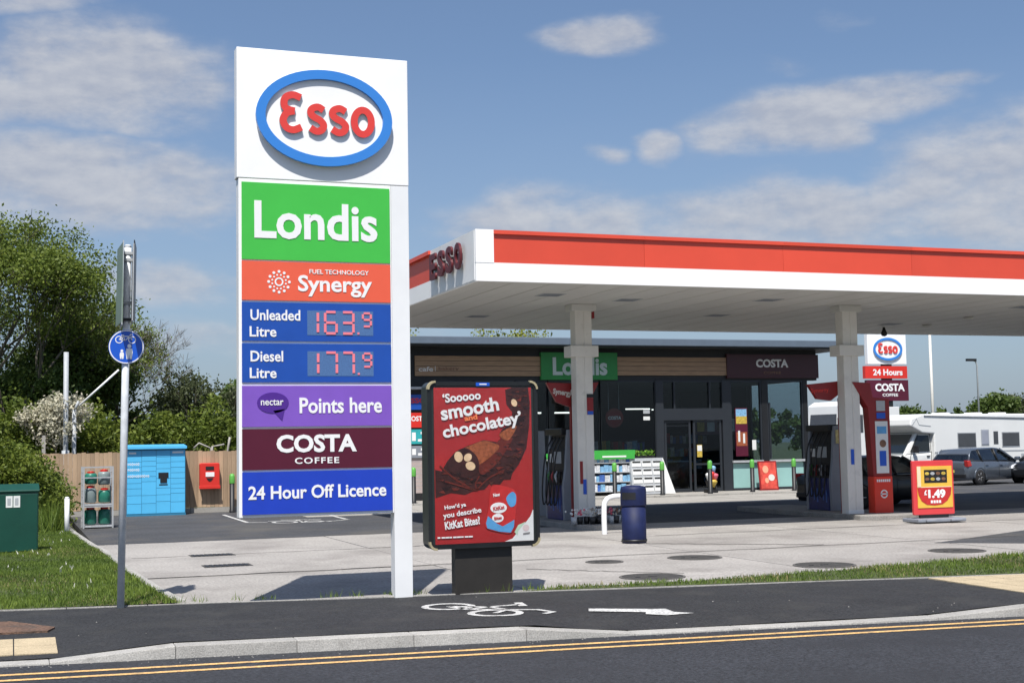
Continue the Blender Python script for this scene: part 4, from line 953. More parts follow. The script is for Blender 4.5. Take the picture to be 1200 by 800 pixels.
# rolling price board
cb_ = thing('price_board', 'red and yellow wheeled price board reading 1.49 by the right island', 'price board', (18.88, 24.7, 0), R(-2))
g = MB(); g.prism(rrect(-.52, .52, .17, 1.34, .03), -.035, .035); g.build('frame', mat('board_red', (.62, .05, .055), .4, var=.05), cb_, bevel=.01)
yel = mat('board_yellow', (.72, .44, .06), .4, var=.06)
g = MB(); g.box(-.42, .47, -.048, -.036, .32, 1.22); yp = g.build('yellow_sheet', yel, cb_)
g = MB(); g.prism([(-.42, .72), (-.40, .60), (-.33, .47), (-.2, .39), (.0, .37), (.2, .39), (.33, .47), (.42, .60), (.44, .72), (.44, .76), (-.42, .76)], -.054, -.049); g.build('red_half_round', packred, yp)
g = MB(); g.box(-.42, -.33, -.053, -.049, .76, 1.22); g.box(-.42, .44, -.053, -.049, .74, .775); g.build('pale_band', mat('board_cream', (.74, .62, .42), .5), yp)
g = MB(); g.box(-.24, .34, -.053, -.049, .86, 1.14); g.build('picture', black, yp)
for k in range(8): 
    g = MB(); g.prism(ellipse(-.17+(k % 4)*.14, .94+(k//4)*.12, .055, .035, 12), -.058, -.054); g.build('printed_shape', [goods[6], goods[3], steel_l][k % 3], yp)
text('1.49', .06, .62, .44, .19, -.058, txt_w, yp, .05, .003); text('£', -.225, .65, .07, .11, -.058, txt_w, yp, .04, .003)
g = MB(); [g.box(-.1+k*.07, -.05+k*.07, -.058, -.055, .42, .48) for k in range(4)]; g.build('printed_strip', txt_w, yp)
g = MB(); g.box(-.6, .62, -.3, .3, .02, .10); g.box(-.42, -.18, -.36, -.3, .03, .09); g.box(.2, .5, -.36, -.3, .03, .09); g.build('weighted_base', pumpgrey, cb_, bevel=.02)
for s in (-.5, .5): 
    g = MB(); g.lathe([(.05, -.03), (.05, .03)], (s, .22, .06), 12, axis='x'); g.build('wheel', black, cb_)
g = MB(); g.box(-.36, .36, -.03, .03, .08, .2); g.build('support', dk_metal, cb_)

# ------------------------------------------------------------------ shop
sh = thing('shop_building', 'dark flat-roofed petrol station shop with glass front behind the pumps', 'shop', (0, 43.3, 0))
SX0, SX1 = 11.4, 27.62
def spart(name, m, *boxes, parent=sh, bevel=0):
    g = MB()
    for b in boxes: g.box(*b)
    return g.build(name, m, parent, bevel=bevel)
spart('roof', roofgrey, (10.9, 29.15, -1.05, 10.2, 5.17, 5.42), bevel=.02)
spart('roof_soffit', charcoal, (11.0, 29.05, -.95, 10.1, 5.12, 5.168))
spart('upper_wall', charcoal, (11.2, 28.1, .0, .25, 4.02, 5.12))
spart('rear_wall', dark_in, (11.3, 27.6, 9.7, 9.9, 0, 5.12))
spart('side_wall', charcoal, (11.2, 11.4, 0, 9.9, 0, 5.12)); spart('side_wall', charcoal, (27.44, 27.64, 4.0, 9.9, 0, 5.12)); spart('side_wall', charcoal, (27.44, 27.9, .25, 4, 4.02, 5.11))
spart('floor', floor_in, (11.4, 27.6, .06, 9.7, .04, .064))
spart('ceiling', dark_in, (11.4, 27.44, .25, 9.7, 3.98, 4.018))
# sign band
sb = spart('timber_band', wood_sign, (12.58, 17.05, -.07, 0, 4.17, 4.84)); sb2 = spart('timber_band', wood_sign, (19.92, 24.28, -.07, 0, 4.2, 4.84))
for i in range(3):
    spart('band_groove', dark_in, (12.6, 17.04, -.072, -.069, 4.17+.168*(i+1)-.006, 4.17+.168*(i+1)+.006), parent=sb); spart('band_groove', dark_in, (19.93, 24.27, -.072, -.069, 4.2+.16*(i+1)-.006, 4.2+.16*(i+1)+.006), parent=sb2)
text('cafe', 12.95, 4.40, .5, .16, -.078, txt_soft, sb, .02, .006); spart('divider', txt_soft, (13.27, 13.285, -.078, -.071, 4.33, 4.5), parent=sb); text('bakery', 13.75, 4.40, .72, .14, -.078, goods[6], sb, .01, .006)
gs = spart('green_sign', mat('sign_green', (.018, .19, .04), .45, var=.08), (17.05, 19.92, -.14, -.001, 4.04, 4.98)); text('Londis', 18.5, 4.50, 2.05, .62, -.145, mat('sign_lettering', (.42, .48, .46), .4), gs, .03, .02)
ms_ = spart('maroon_sign', mat('sign_maroon', (.045, .009, .013), .4, var=.05), (24.28, 28.12, -.12, -.001, 4.1, 4.97)); text('COSTA', 26.15, 4.64, 1.35, .30, -.125, txt_soft, ms_, .035, .02); text('COFFEE', 26.15, 4.30, .72, .09, -.125, goods[6], ms_, .01, .01)
# glazing: bays (x0, x1, sill)
bays = [(13.1, 14.6, .18), (14.6, 16.1, .18), (16.1, 17.3, .18), (17.3, 19.25, .18), (19.25, 21.4, .18)]
for x0, x1, z0 in bays:
    w = spart('window', anthr, (x0, x0+.06, -.02, .1, z0, 4.02), (x1-.002, x1+.05, -.02, .1, z0, 4.02), (x0+.06, x1-.002, -.02, .1, z0-.1, z0), (x0+.06, x1-.002, -.015, .1, 3.96, 4.02))
    spart('pane', glass, (x0+.06, x1-.002, .03, .045, z0, 3.96), parent=w)
# door unit
dw = spart('door_surround', anthr, (21.42, 21.72, -.05, .12, .05, 4.02), (24.08, 24.40, -.05, .12, .05, 4.02), (21.72, 24.08, -.05, .12, 2.60, 3.02), (22.14, 22.2, -.03, .1, 3.02, 3.96), (23.56, 23.62, -.03, .1, 3.02, 3.96), (21.72, 24.08, -.03, .1, 3.96, 4.019))
for a, b_ in ((21.72, 22.14), (22.2, 23.56), (23.62, 24.08)): spart('pane', glass, (a, b_, .03, .045, 3.02, 3.96), parent=dw)
for a, b_ in ((21.76, 22.80), (22.90, 24.04)):
    d = spart('door', anthr, (a, a+.08, .0, .06, .06, 2.59), (b_-.08, b_, .0, .06, .06, 2.59), (a+.08, b_-.08, .0, .06, .06, .18), (a+.08, b_-.08, .0, .06, 2.52, 2.59), (a+.08, b_-.08, .01, .05, 1.0, 1.06) if a > 22 else (a+.08, b_-.08, .02, .05, 2.40, 2.42))
    spart('pane', glass, (a+.08, b_-.08, .025, .035, .18, 2.52), parent=d)
    if a > 22: spart('notice', goods[3], (a+.14, a+.34, .005, .015, 1.28, 1.72), parent=d); spart('notice', pprwhite, (a+.15, a+.33, .0, .004, 1.5, 1.70), parent=d)
# coffee windows
for x0, x1 in ((24.42, 25.66), (25.95, 27.42)):
    w = spart('window', anthr, (x0-.02, x0+.05, -.02, .1, .1, 4.02), (x1, x1+.06, -.02, .1, .1, 4.02), (x0+.05, x1, -.02, .1, 3.96, 4.02), (x0+.05, x1, -.02, .1, .06, .14))
    if x0 > 25: spart('mullion', anthr, (26.02+.0, 26.08, -.03, .1, 1.16, 3.2), parent=w)
    spart('pane', glass, (x0+.05, x1, .03, .045, 1.14, 3.96), parent=w); spart('frosted_panel', teal, (x0+.05, x1, .01, .03, .14, 1.02), parent=w)
    spart('sill', steel_l, (x0+.02, x1+.04, -.1, .02, 1.05, 1.13), parent=w)
spart('post', charcoal, (25.72, 25.95, -.04, .12, .05, 4.02)); spart('post', charcoal, (27.48, 27.66, -.04, .12, .05, 4.02))
w = spart('window', anthr, (27.55, 27.62, .12, .2, .1, 4.0), (27.55, 27.62, 3.9, 4.0, .1, 4.0)); spart('pane', glass, (27.58, 27.592, .2, 3.9, .14, 3.98), parent=w)
# left wall with notices
lw = spart('front_wall', mat('wall_pink_render', (.40, .33, .31), .7, var=.1, scale=3), (11.4, 13.1, .0, .2, .3, 1.45)); spart('front_wall', charcoal, (11.4, 13.1, .0, .2, 1.45, 4.02)); spart('front_wall', black, (11.4, 13.1, -.01, .2, .04, .3))
for i in range(8): spart('wall_groove', steel_l, (11.4, 13.1, -.003, .0, .42+i*.13, .43+i*.13), parent=lw)
spart('awning_rail', steel, (11.6, 14.6, -.3, 0, 3.72, 3.80))
for z0, z1, m_, tx, mt in ((3.05, 3.55, p_blue, 'ESSO', redplast), (2.46, 2.95, redplast, 'COSTA', txt_w), (1.92, 2.40, mat('sign_teal', (.03, .36, .38), .4), '', txt_w), (1.46, 1.86, pumpgrey, '', txt_w)):
    o = spart('wall_sign', m_, (12.1, 13.02, -.05, -.001, z0, z1))
    if not tx: spart('printed_strip', mt, (12.45, 12.58, -.055, -.051, z0+.1, z1-.1), (12.65, 12.95, -.055, -.051, z0+.08, z0+.16), (12.75, 12.9, -.055, -.051, z1-.16, z1-.08), parent=o); continue
    text(tx, 12.62, (z0+z1)/2+.05, .66, .17, -.054, mt, o, .03, .004)
# posters on the coffee window
pw = spart('window_poster', p_maroon, (24.62, 25.12, .005, .02, 1.28, 3.02)); spart('printed_shape', goods[4], (24.65, 25.09, -.002, .004, 2.72, 2.98), parent=pw); spart('printed_shape', goods[3], (24.65, 25.09, -.004, .003, 2.45, 2.72), parent=pw); spart('printed_shape', crumb, (24.65, 25.09, -.002, .004, 1.65, 2.15), parent=pw); spart('printed_shape', pprwhite, (24.72, 24.80, -.006, -.002, 1.8, 2.2), parent=pw); spart('printed_shape', pprwhite, (24.92, 25.0, -.006, -.002, 1.75, 2.1), parent=pw)
spart('notice', pprwhite, (25.3, 25.46, .005, .02, 1.5, 1.86))
spart('notice', pprwhite, (20.95, 21.2, .005, .02, 2.62, 2.75)); spart('notice', steel_l, (20.95, 21.2, .005, .02, 2.85, 2.98))
# interior: shelving, counter, lights
def shelf_unit(x, y, w, h, lb, n=4, seed=0):
    t = thing('shelf_unit', lb, 'shelves', (x, y, .064)); rr = random.Random(seed)
    g = MB(); g.box(0, w, .35, .4, 0, h); 
    for i in range(n): g.box(0, w, 0, .35, .1+i*(h-.1)/n, .13+i*(h-.1)/n)
    g.build('frame', charcoal, t)
    gg = [MB() for _ in goods]
    for i in range(n):
        xx = .03
        while xx < w-.15:
            d = rr.uniform(.09, .25); hh = rr.uniform(.5, .85)*(h-.1)/n; gg[rr.randrange(len(goods))].box(xx, min(w, xx+d-.01), .05, .33, .13+i*(h-.1)/n, .13+i*(h-.1)/n+hh); xx += d
    for q, mb in enumerate(gg):
        if mb.v: o = mb.build('packets', goods[q], t); o['kind'] = 'stuff'
    return t
for i, (x, y, w, h) in enumerate(((13.6, 45.6, 3.0, 1.5), (17.2, 45.2, 2.6, 1.4), (14.2, 48.4, 5.0, 1.7), (20.4, 49.2, 3.6, 1.9), (24.9, 49.8, 2.2, 2.2))):
    shelf_unit(x, y, w, h, ['shelf of packets inside the shop behind the left windows', 'low shelf of packets inside the shop behind the left pump', 'long rear shelf of goods deep in the shop on the left', 'tall rear shelf facing the shop door', 'tall rear shelf behind the coffee window'][i], 4, i)
for x, y, lb in ((17.9, 46.5, 'lit ceiling tube inside the shop left of the column'), (19.3, 46.5, 'lit ceiling tube inside the shop beside the round sign')):
    t = thing('ceiling_tube', lb, 'light', (x, y, 2.96)); MB().box(-.42, .42, -.04, .04, 0, .05).build('tube', lampon, t); MB().box(-.45, .45, -.05, .05, .051, .08).build('housing', dk_metal, t)
    g = MB(); g.box(-.4, -.39, 0, .01, .08, 1.0); g.box(.39, .4, 0, .01, .08, 1.0); g.build('wire', dk_metal, t)
for x, y, w_, lb in ((22.6, 47.2, .5, 'small lit ceiling tube above the shop doorway'), (24.2, 48.4, .4, 'small lit ceiling tube deep in the shop right of the door'), (15.2, 47.0, .5, 'lit ceiling tube deep in the shop at the left')):
    t = thing('ceiling_tube', lb, 'light', (x, y, 3.1)); MB().box(-w_, w_, -.04, .04, 0, .04).build('tube', lampon, t); MB().box(-w_-.03, w_+.03, -.05, .05, .041, .08).build('housing', dk_metal, t)
t = thing('menu_board', 'maroon menu board with pale print on the rear wall behind the coffee window', 'menu board', (25.2, 47.5, 2.1)); q = MB().box(0, 1.9, 0, .05, 0, .8).build('board', p_maroon, t)
for k in range(4): MB().box(.1+k*.45, .42+k*.45, -.008, -.001, .12, .62).build('printed_shape', [goods[3], pprwhite, goods[6], pprwhite][k], q)
t = thing('service_counter', 'dark service counter seen through the shop door', 'counter', (21.9, 46.8, .064)); MB().box(0, 2.6, 0, .7, 0, 1.0).build('front', goods[6], t); MB().box(-.05, 2.65, -.05, .75, 1.0, 1.05).build('worktop', steel_l, t)
t = thing('till_screen', 'till screen on the service counter inside the shop', 'till', (22.6, 46.95, 1.12)); MB().box(-.2, .2, 0, .04, .05, .38).build('screen', steel_l, t); MB().box(-.1, .1, -.1, .12, 0, .05).build('stand', black, t)
rs_ = thing('round_hanging_sign', 'round maroon coffee sign hung inside the shop window', 'sign', (20.05, 43.8, 2.72))
g = MB(); g.prism(ellipse(0, 0, .34, .34, 32), -.02, .02); g.build('disc', totemdk, rs_); text('COSTA', 0, 0, .5, .12, -.024, txt_w, rs_, .03, .004); g = MB(); g.stroke(ellipse(0, 0, .30, .30, 32), .012, -.024, -.021, 'xz', True, False); g.build('ring', goods[6], rs_)
g = MB(); g.box(-.22, -.21, 0, .01, .25, 1.24); g.box(.18, .19, 0, .01, .25, 1.24); g.build('wire', steel, rs_)
gl_ = thing('globe_lamp', 'white globe lamp hanging inside the coffee window', 'lamp', (26.75, 44.6, 2.62)); g = MB(); g.lathe([(.001, -.13), (.09, -.09), (.13, 0), (.09, .09), (.001, .13)], n=16); g.build('globe', pprwhite, gl_); MB().box(-.006, .006, -.006, .006, .12, 1.35).build('cord', black, gl_)
for x, lb in ((25.2, 'round cafe table behind the coffee window poster'), (26.7, 'round cafe table behind the right coffee window')):
    t = thing('cafe_table', lb, 'table', (x, 45.2, .064), 0, 'tables inside the coffee windows')
    g = MB(); g.lathe([(.001, .72), (.38, .72), (.38, .76), (.001, .76)], n=20); g.build('tabletop', goods[6], t); g = MB(); g.lathe([(.25, 0), (.25, .02), (.03, .04), (.03, .72)], n=14); g.build('pedestal', dk_metal, t)
    for s in (-1, 1):
        c = thing('cafe_chair', ('dark chair left of the ' if s < 0 else 'dark chair right of the ')+lb, 'chair', (x+s*.6, 45.3, .064), 0, 'chairs inside the coffee windows')
        MB().box(-.2, .2, -.2, .2, .43, .48).build('seat', black, c); MB().box(s*.17-.02, s*.17+.02, -.2, .2, .48, .92).build('backrest', black, c)
        for a in (-.17, .17):
            for b_ in (-.17, .17): MB().box(a-.015, a+.015, b_-.015, b_+.015, 0, .43).build('leg', dk_metal, c)

# goods displayed outside the shop
def trolley(x, y, w, h, lb, hdr, seed, cols=(1, 0, 4)):
    t = thing('display_trolley', lb, 'display trolley', (x, y, .05), 0, 'promotional trolleys before the shop'); rr = random.Random(seed)
    g = MB(); g.box(0, .04, 0, .5, .08, h); g.box(w-.04, w, 0, .5, .08, h)
    for i in range(4): g.box(0, w, 0, .5, .12+i*(h-.1)/4, .15+i*(h-.1)/4)
    g.box(0, w, .46, .5, .1, h); g.build('frame', steel_l, t)
    hd = MB().box(-.03, w+.03, -.03, .52, h, h+.14).build('canopy', brightgreen, t)
    hb = MB().box(.0, w, -.05, -.02, h-.16, h+.02).build('header_board', brightgreen if hdr else pprwhite, t); 
    if hdr: MB().box(w*.25, w*.8, -.056, -.051, h-.10, h-.045).build('header_print', txt_w, hb)
    gg = {c: MB() for c in cols}
    for i in range(4):
        xx = .05
        while xx < w-.12:
            d = rr.uniform(.10, .2); hh = rr.uniform(.55, .82)*(h-.1)/4; gg[rr.choice(cols)].box(xx, min(w-.05, xx+d-.012), .03, .45, .15+i*(h-.1)/4, .15+i*(h-.1)/4+hh); xx += d
    for q, mb in gg.items():
        if mb.v: o = mb.build('bottles', goods[q], t); o['kind'] = 'stuff'
    for a in (.1, w-.1):
        g = MB(); g.lathe([(.05, -.02), (.05, .02)], (a, .1, .04), 10, axis='x'); g.build('caster', black, t)
    return t
trolley(16.2, 42.35, 1.0, 1.32, 'green topped display trolley of drinks left of the left pump', True, 1)
trolley(17.35, 42.4, .5, 1.30, 'narrow display trolley just right of the left column', True, 5, (1, 4, 6))
trolley(18.5, 42.4, 1.62, 1.40, 'wide green topped display trolley of bottled drinks behind the hoop barrier', True, 2, (1, 0, 4, 1))
nr = thing('newspaper_rack', 'sloping grey newspaper rack at the left of the shop door', 'newspaper rack', (19.95, 42.3, .05))
g = MB(); g.prism([(-.12, .02), (.52, .02), (.52, 1.25), (.12, 1.25)], 0, 1.25, 'yz'); o = g.build('body', steel_l, nr)
g = MB(); g.hexa([(1.252, -.12, .02), (1.62, -.12, .02), (1.62, .5, .02), (1.252, .5, .02), (1.252, .12, 1.25), (1.27, .12, 1.25), (1.27, .5, 1.25), (1.252, .5, 1.25)]); g.build('side_pocket', pprwhite, nr)
for r_ in range(4):
    for c in range(3):
        z0 = .12+r_*.28; yb = -.12+(z0-.02)/1.23*.24
        g = MB(); g.hexa([(.06+c*.39, yb-.02, z0), (.40+c*.39, yb-.02, z0), (.40+c*.39, yb+.02, z0), (.06+c*.39, yb+.02, z0), (.06+c*.39, yb+.015, z0+.2), (.40+c*.39, yb+.015, z0+.2), (.40+c*.39, yb+.05, z0+.2), (.06+c*.39, yb+.05, z0+.2)])
        q = g.build('newspaper', pprwhite, nr)
        g = MB(); g.box(.08+c*.39, .38+c*.39, yb-.012, yb+.01, z0+.145, z0+.19); g.build('masthead', dk_metal, q)
pl = thing('plant_tray', 'tray of small green plants on top of the newspaper rack', 'plants', (20.0, 42.5, 1.30+.02)); g = MB(); g.box(0, .95, 0, .3, 0, .07); g.build('tray', black, pl)
rr = np.random.RandomState(5); n = 260; c_ = np.stack([rr.uniform(0, .95, n), rr.uniform(0, .3, n), rr.uniform(.06, .24, n)], 1); dv = rr.normal(0, .035, (n, 3, 3)); bulk('foliage', (c_[:, None, :]+dv).reshape(-1, 3), 3, leafmat('tray_leaf', (.16, .34, .04)), pl, rr.uniform(0, 1, n))
# a boards, bouquets
ab = thing('a_board', 'orange and red poster board leaning at the coffee window', 'a board', (25.62, 42.75, .05), 0)
ab.rotation_euler = (R(-8), 0, R(0))
MB().box(-.38, .38, -.02, .02, 0, 1.05).build('frame', totemdk, ab); q = MB().box(-.33, .33, -.03, -.021, .05, 1.0).build('sheet', mat('aboard_red', (.55, .07, .05), .4, var=.5, scale=4), ab)
for e in ((-.1, .75, .12, .14), (.12, .45, .13, .12), (-.08, .35, .08, .1)): g = MB(); g.prism(ellipse(*e, 14), -.036, -.031); g.build('printed_shape', mat('aboard_orange', (.75, .35, .22), .5) if e[0] < .1 else txt_soft, q)
bq = thing('bouquet_stand', 'stand of wrapped flower bouquets by the shop door', 'flower stand', (22.95, 42.2, .05))
g = MB(); g.box(-.2, .2, -.15, .15, 0, .12); g.tube([(0, 0, 0), (0, 0, 1.0)], .02, 6); g.build('stand', black, bq)
for x, y, z, m_, r_ in ((-.14, -.1, .62, pprwhite, .1), (.12, -.1, .60, flower_p, .11), (.0, -.12, .66, redplast, .08), (.05, -.1, .38, goods[3], .13), (.12, 0, .86, goods[4], .08), (-.1, 0, .40, black, .1), (.1, 0, .22, black, .12), (0, 0, 1.05, goods[4], .06)):
    g = MB(); g.lathe([(.03, z-.2), (r_, z-.02), (r_*1.05, z+.03), (r_*.5, z+.07), (.001, z+.08)], (x, y, 0), 10); g.build('bouquet', m_, bq)
# bollards
bo = thing('bollard', 'x', 'bollard', (0, -50, 0), 0, 'black bollards with green caps')
g = MB(); g.lathe([(.085, -.1), (.085, .06), (.075, .07), (.075, .92)], n=14); g.build('post', charcoal, bo)
g = MB(); g.lathe([(.079, .84), (.082, .86), (.082, 1.05), (.06, 1.12), (.001, 1.14)], n=14); g.build('cap', bollgreen, bo)
bl = [((6.15, 40.55, 0), 'bollard before the timber fence right of the red box'), ((11.98, 41.5, .05), 'bollard before the pink wall between the pylon and the poster'), ((19.0, 41.6, .05), 'bollard before the green display trolley, above the litter bin'), ((20.75, 41.55, .05), 'bollard before the left leaf of the shop door'), ((22.55, 41.5, .05), 'bollard before the right leaf of the shop door'), ((24.35, 41.75, .05), 'bollard before the coffee window left of the orange board'), ((26.0, 41.7, .05), 'bollard before the coffee window right of the orange board'), ((17.0, 41.5, .05), 'bollard half hidden behind the left column')]
for i, (p_, lb) in enumerate(bl):
    if i == 0: bo.location = p_; bo['label'] = 'black '+lb
    else: dup(bo, p_, label='black '+lb)

# ------------------------------------------------------------------ second pylon, lamp posts
p2 = thing('price_pylon', 'distant white pylon with oval logo and two red boards beyond the right column', 'sign', (43.35, 62, 0))
MB().box(.15, 2.65, 0, .25, 5.85, 7.46).build('sign_head', white, p2)
g = MB(); g.prism(ellipse(1.42, 6.66, .92, .60, 40), -.05, 0); g.build('oval_back', white, p2); g = MB(); g.stroke(ellipse(1.42, 6.66, .87, .56, 40), .13, -.09, -.04, 'xz', True, False); g.build('oval_ring', esso_blue, p2)
esso_letters(p2, .80, 6.42, 1.24, .56, -.10, -.05, esso_red)
MB().box(1.1, 1.7, .03, .2, 3.0, 5.9).build('post', dk_metal, p2); MB().box(.95, 1.45, .03, .2, -.1, 3.3).build('post', dk_metal, p2)
q = MB().box(-.05, 2.66, -.02, .22, 5.07, 5.74).build('red_board', redplast, p2); text('24 Hours', 1.4, 5.40, 1.9, .34, -.026, txt_w, q, .03, .01)
q = MB().box(.05, 2.7, -.02, .22, 3.85, 4.98).build('maroon_board', p_maroon, p2); text('COSTA', 1.5, 4.58, 1.9, .42, -.026, txt_w, q, .04, .01); text('COFFEE', 1.5, 4.17, 1.0, .16, -.026, txt_w, q, .02, .01)
lp = thing('street_lamp', 'slim street lamp with a single arm on the horizon at the right', 'street lamp', (73.6, 90, 0)); g = MB(); g.tube([(0, 0, 0), (0, 0, 7.6), (-.1, 0, 7.9), (-.5, 0, 8.0)], [.09, .06, .06, .05], 8); g.build('pole', steel, lp); MB().box(-1.0, -.1, -.12, .12, 7.92, 8.12).build('lantern', black, lp)
lp = thing('street_lamp', 'very tall thin white pole beyond the motorhome', 'pole', (69.1, 90, 0)); g = MB(); g.tube([(0, 0, 0), (0, 0, 10.6)], [.14, .10], 8); g.build('pole', col_m, lp); MB().box(-.5, .3, -.1, .1, 10.6, 10.72).build('lantern', steel, lp)

# ------------------------------------------------------------------ vehicles
def wheels(t, pos, r, w=.2):
    for x, y in pos:
        s = -1 if y < 0 else 1
        g = MB(); g.lathe([(r*.62, -w/2), (r*.93, -w/2), (r, -w/2+.03), (r, w/2-.03), (r*.93, w/2), (r*.62, w/2)], (x, y, r), 28, axis='y'); wh = g.build('wheel', tyre, t)
        g = MB(); yo = y+s*w*.38; g.lathe([(.001, yo), (r*.2, yo), (r*.22, yo-s*.03), (r*.62, yo-s*.01), (r*.66, yo+s*.02)], (x, 0, r), 28, axis='y') if s > 0 else g.lathe([(r*.66, yo+s*.02), (r*.62, yo-s*.01), (r*.22, yo-s*.03), (r*.2, yo), (.001, yo)], (x, 0, r), 28, axis='y')
        for k in range(5):
            a = 2*math.pi*k/5; g.tube([(x+r*.15*math.cos(a), yo+s*.01, r+r*.15*math.sin(a)), (x+r*.6*math.cos(a), yo+s*.01, r+r*.6*math.sin(a))], r*.075, 5)
        g.build('rim', alloy, wh)
def loft(stations, m, name, t, bevel=0, sm=True):
    """stations: (x, [(halfwidth, z), ...]) mirrored shell closed at both ends"""
    g = MB(); vs = []; n = len(stations[0][1])*2
    for x, sec in stations:
        vs += [(x, -w, z) for w, z in sec]+[(x, w, z) for w, z in reversed(sec)]
    fs = []
    for i in range(len(stations)-1):
        for k in range(n): l = (k+1) % n; fs.append((i*n+k, i*n+l, (i+1)*n+l, (i+1)*n+k))
    g.add(vs, fs, 0, sm); g.add(vs[:n], [tuple(range(n))]); g.add(vs[-n:], [tuple(range(n))])
    return g.build(name, m, t, bevel=bevel)
def car(loc, rz, paint, lb, L=4.3, W=.87, H=1.45, estate=True):
    t = thing('parked_car', lb, 'car', loc, rz)        # front toward +X
    f = L/4.3; k = H/1.45
    def sec(w, zb, zs, zt): return [(w*.90, zb), (w*.985, zb+.12), (w, (zb+zs)/2+.02), (w*.985, zs-.05), (w*.93, zs), (w*.55, zt), (w*.2, zt+.012)]
    st = [(-2.10, .72, .32, .66, .68), (-2.06, .80, .24, .86, .88), (-2.0, .85, .2, .94, .95), (-1.7, .87, .2, .95, .96), (-1.0, .87, .19, .93, .94), (0, .87, .19, .91, .92), (.9, .87, .19, .88, .93), (1.25, .865, .2, .86, .93), (1.7, .85, .2, .79, .86), (1.98, .80, .22, .70, .76), (2.10, .72, .28, .60, .64), (2.15, .60, .34, .52, .55)]
    loft([(x*f, sec(w*W/.87, zb*k, zs*k, zt*k)) for x, w, zb, zs, zt in st], paint, 'body', t, bevel=.0)
    # greenhouse (glass) and roof
    top = H; wb, wt = W*.93, W*.70
    prof = [(-2.0, .93), (-1.78, 1.22), (-1.58, 1.38), (-.9, 1.43), (0, 1.45), (.35, 1.42), (1.15, .93)] if estate else [(-1.75, .93), (-1.2, 1.36), (-.6, 1.43), (0, 1.44), (.35, 1.4), (1.2, .93)]
    gst = []
    for x, z in prof:
        z *= k; u = (z/k-.93)/.52; w = wb+(wt-wb)*u; gst.append((x*f, [(wb*.985, .86*k), (wb*.97, .93*k), (w if u > 0 else wb*.97, max(z-.035, .93*k)), (w*.9 if u > 0 else wb*.9, z-.004), (.05, z)]))
    loft(gst, glass_dark, 'windows', t)
    rp = [(x*f, z*k) for x, z in prof if z > 1.2]
    rst = []
    for x, z in rp:
        u = (z/k-.93)/.52; w = (wb+(wt-wb)*u)*1.01; rst.append((x, [(w, z-.05), (w*.995, z-.015), (w*.9, z+.014), (.05, z+.018)]))
    rst = [(rst[0][0]-.02, [(a, b-.01) for a, b in rst[0][1]])]+rst
    loft(rst, paint, 'roof', t)
    for s in (-1, 1):
        def side(x, z): u = max(0, (z-.93)/.52); return (x*f, s*(wb+(wt-wb)*u)*1.005, z*k)
        for pts in (([(1.2, .9), (.38, 1.40)]), ([(-.02, .9), (-.06, 1.42)]), ([(-1.05, .9), (-1.1, 1.40)]), ([(-1.98, .9), (-1.72, 1.25), (-1.55, 1.38)] if estate else [(-1.72, .9), (-1.2, 1.36)])):
            g = MB(); g.tube([side(*p) for p in pts], .035 if pts[0][0] != 1.2 else .045, 6); g.build('pillar', paint if abs(pts[0][0]) > 1.1 else black, t)
        g = MB(); g.tube([side(1.1, .945), side(-1.9, .965)], .012, 5); g.build('window_trim', black, t)
        for wx in (-1.32, 1.38):
            g = MB(); g.lathe([(.001, s*(W*.992)), (.355*k, s*(W*.994)), (.36*k, s*(W*.9))], (wx*f, 0, .31*k), 28, axis='y'); g.build('wheel_arch', black, t)
            g = MB(); pts = [(wx*f+.375*k*math.cos(a), s*W*.995, .31*k+.375*k*math.sin(a)) for a in np.linspace(-.15, math.pi+.15, 18)]; g.tube(pts, .022, 6); g.build('arch_lip', paint, t)
        for x0 in (.95, -.04, -1.0):
            g = MB(); g.tube([(x0*f, s*W*1.0, .32), (x0*f, s*W*1.002, .6), (x0*f, s*W*.985, .86*k)], .006, 4); g.build('door_gap', black, t)
        for x0 in (.1, -.85): MB().box(x0*f-.09, x0*f+.09, s*W*1.0-.02, s*W*1.0+.02, .76*k, .785*k).build('door_handle', paint, t)
        g = MB(); g.box(1.0*f, 1.18*f, min(s*W, s*(W+.17)), max(s*W, s*(W+.17)), .93*k, 1.07*k); g.build('wing_mirror', paint, t, bevel=.03)
        g = MB(); g.prism([(-2.075, .98*k), (-2.03, .72*k), (-1.78, .76*k), (-1.88, .98*k)], s*W*.80, s*W*.995, 'xz'); g.build('tail_light', tail, t, bevel=.02)
        g = MB(); g.prism([(1.78, .60), (2.08, .58), (2.0, .71), (1.72, .78)], s*W*.70, s*W*.955, 'xz'); g.build('headlight', headl, t, bevel=.02)
    wheels(t, [(wx*f, s*(W-.10)) for wx in (-1.32, 1.38) for s in (-1, 1)], .31*k)
    MB().box(-2.125*f, -2.09*f, -.26, .26, .5*k, .61*k).build('number_plate', mat('plate_yellow', (.6, .5, .1), .5), t) if estate else MB().box(2.13*f, 2.16*f, -.26, .26, .38, .49).build('number_plate', pprwhite, t)
    MB().box(-2.13*f, -1.9*f, -W*.86, W*.86, .30*k, .44*k).build('rear_bumper_trim', black, t, bevel=.02)
    return t
car((35.55, 43.55, 0), R(17), car_grey, 'slate grey five door hatchback parked before the white motorhome', 4.2, .87, 1.40)
car((38.7, 43.0, 0), R(-160), car_black, 'black car at the right edge of the picture nose to the grey hatchback', 4.2, .87, 1.40)
car((22.2, 31.5, 0), R(8), car_black, 'black car in the shade at the pumps behind the price board', 4.35, .88, 1.38, False)
car((30.6, 31.9, 0), R(6), car_grey, 'dark car in shade at the very right edge behind the concrete', 4.3, .87, 1.42)
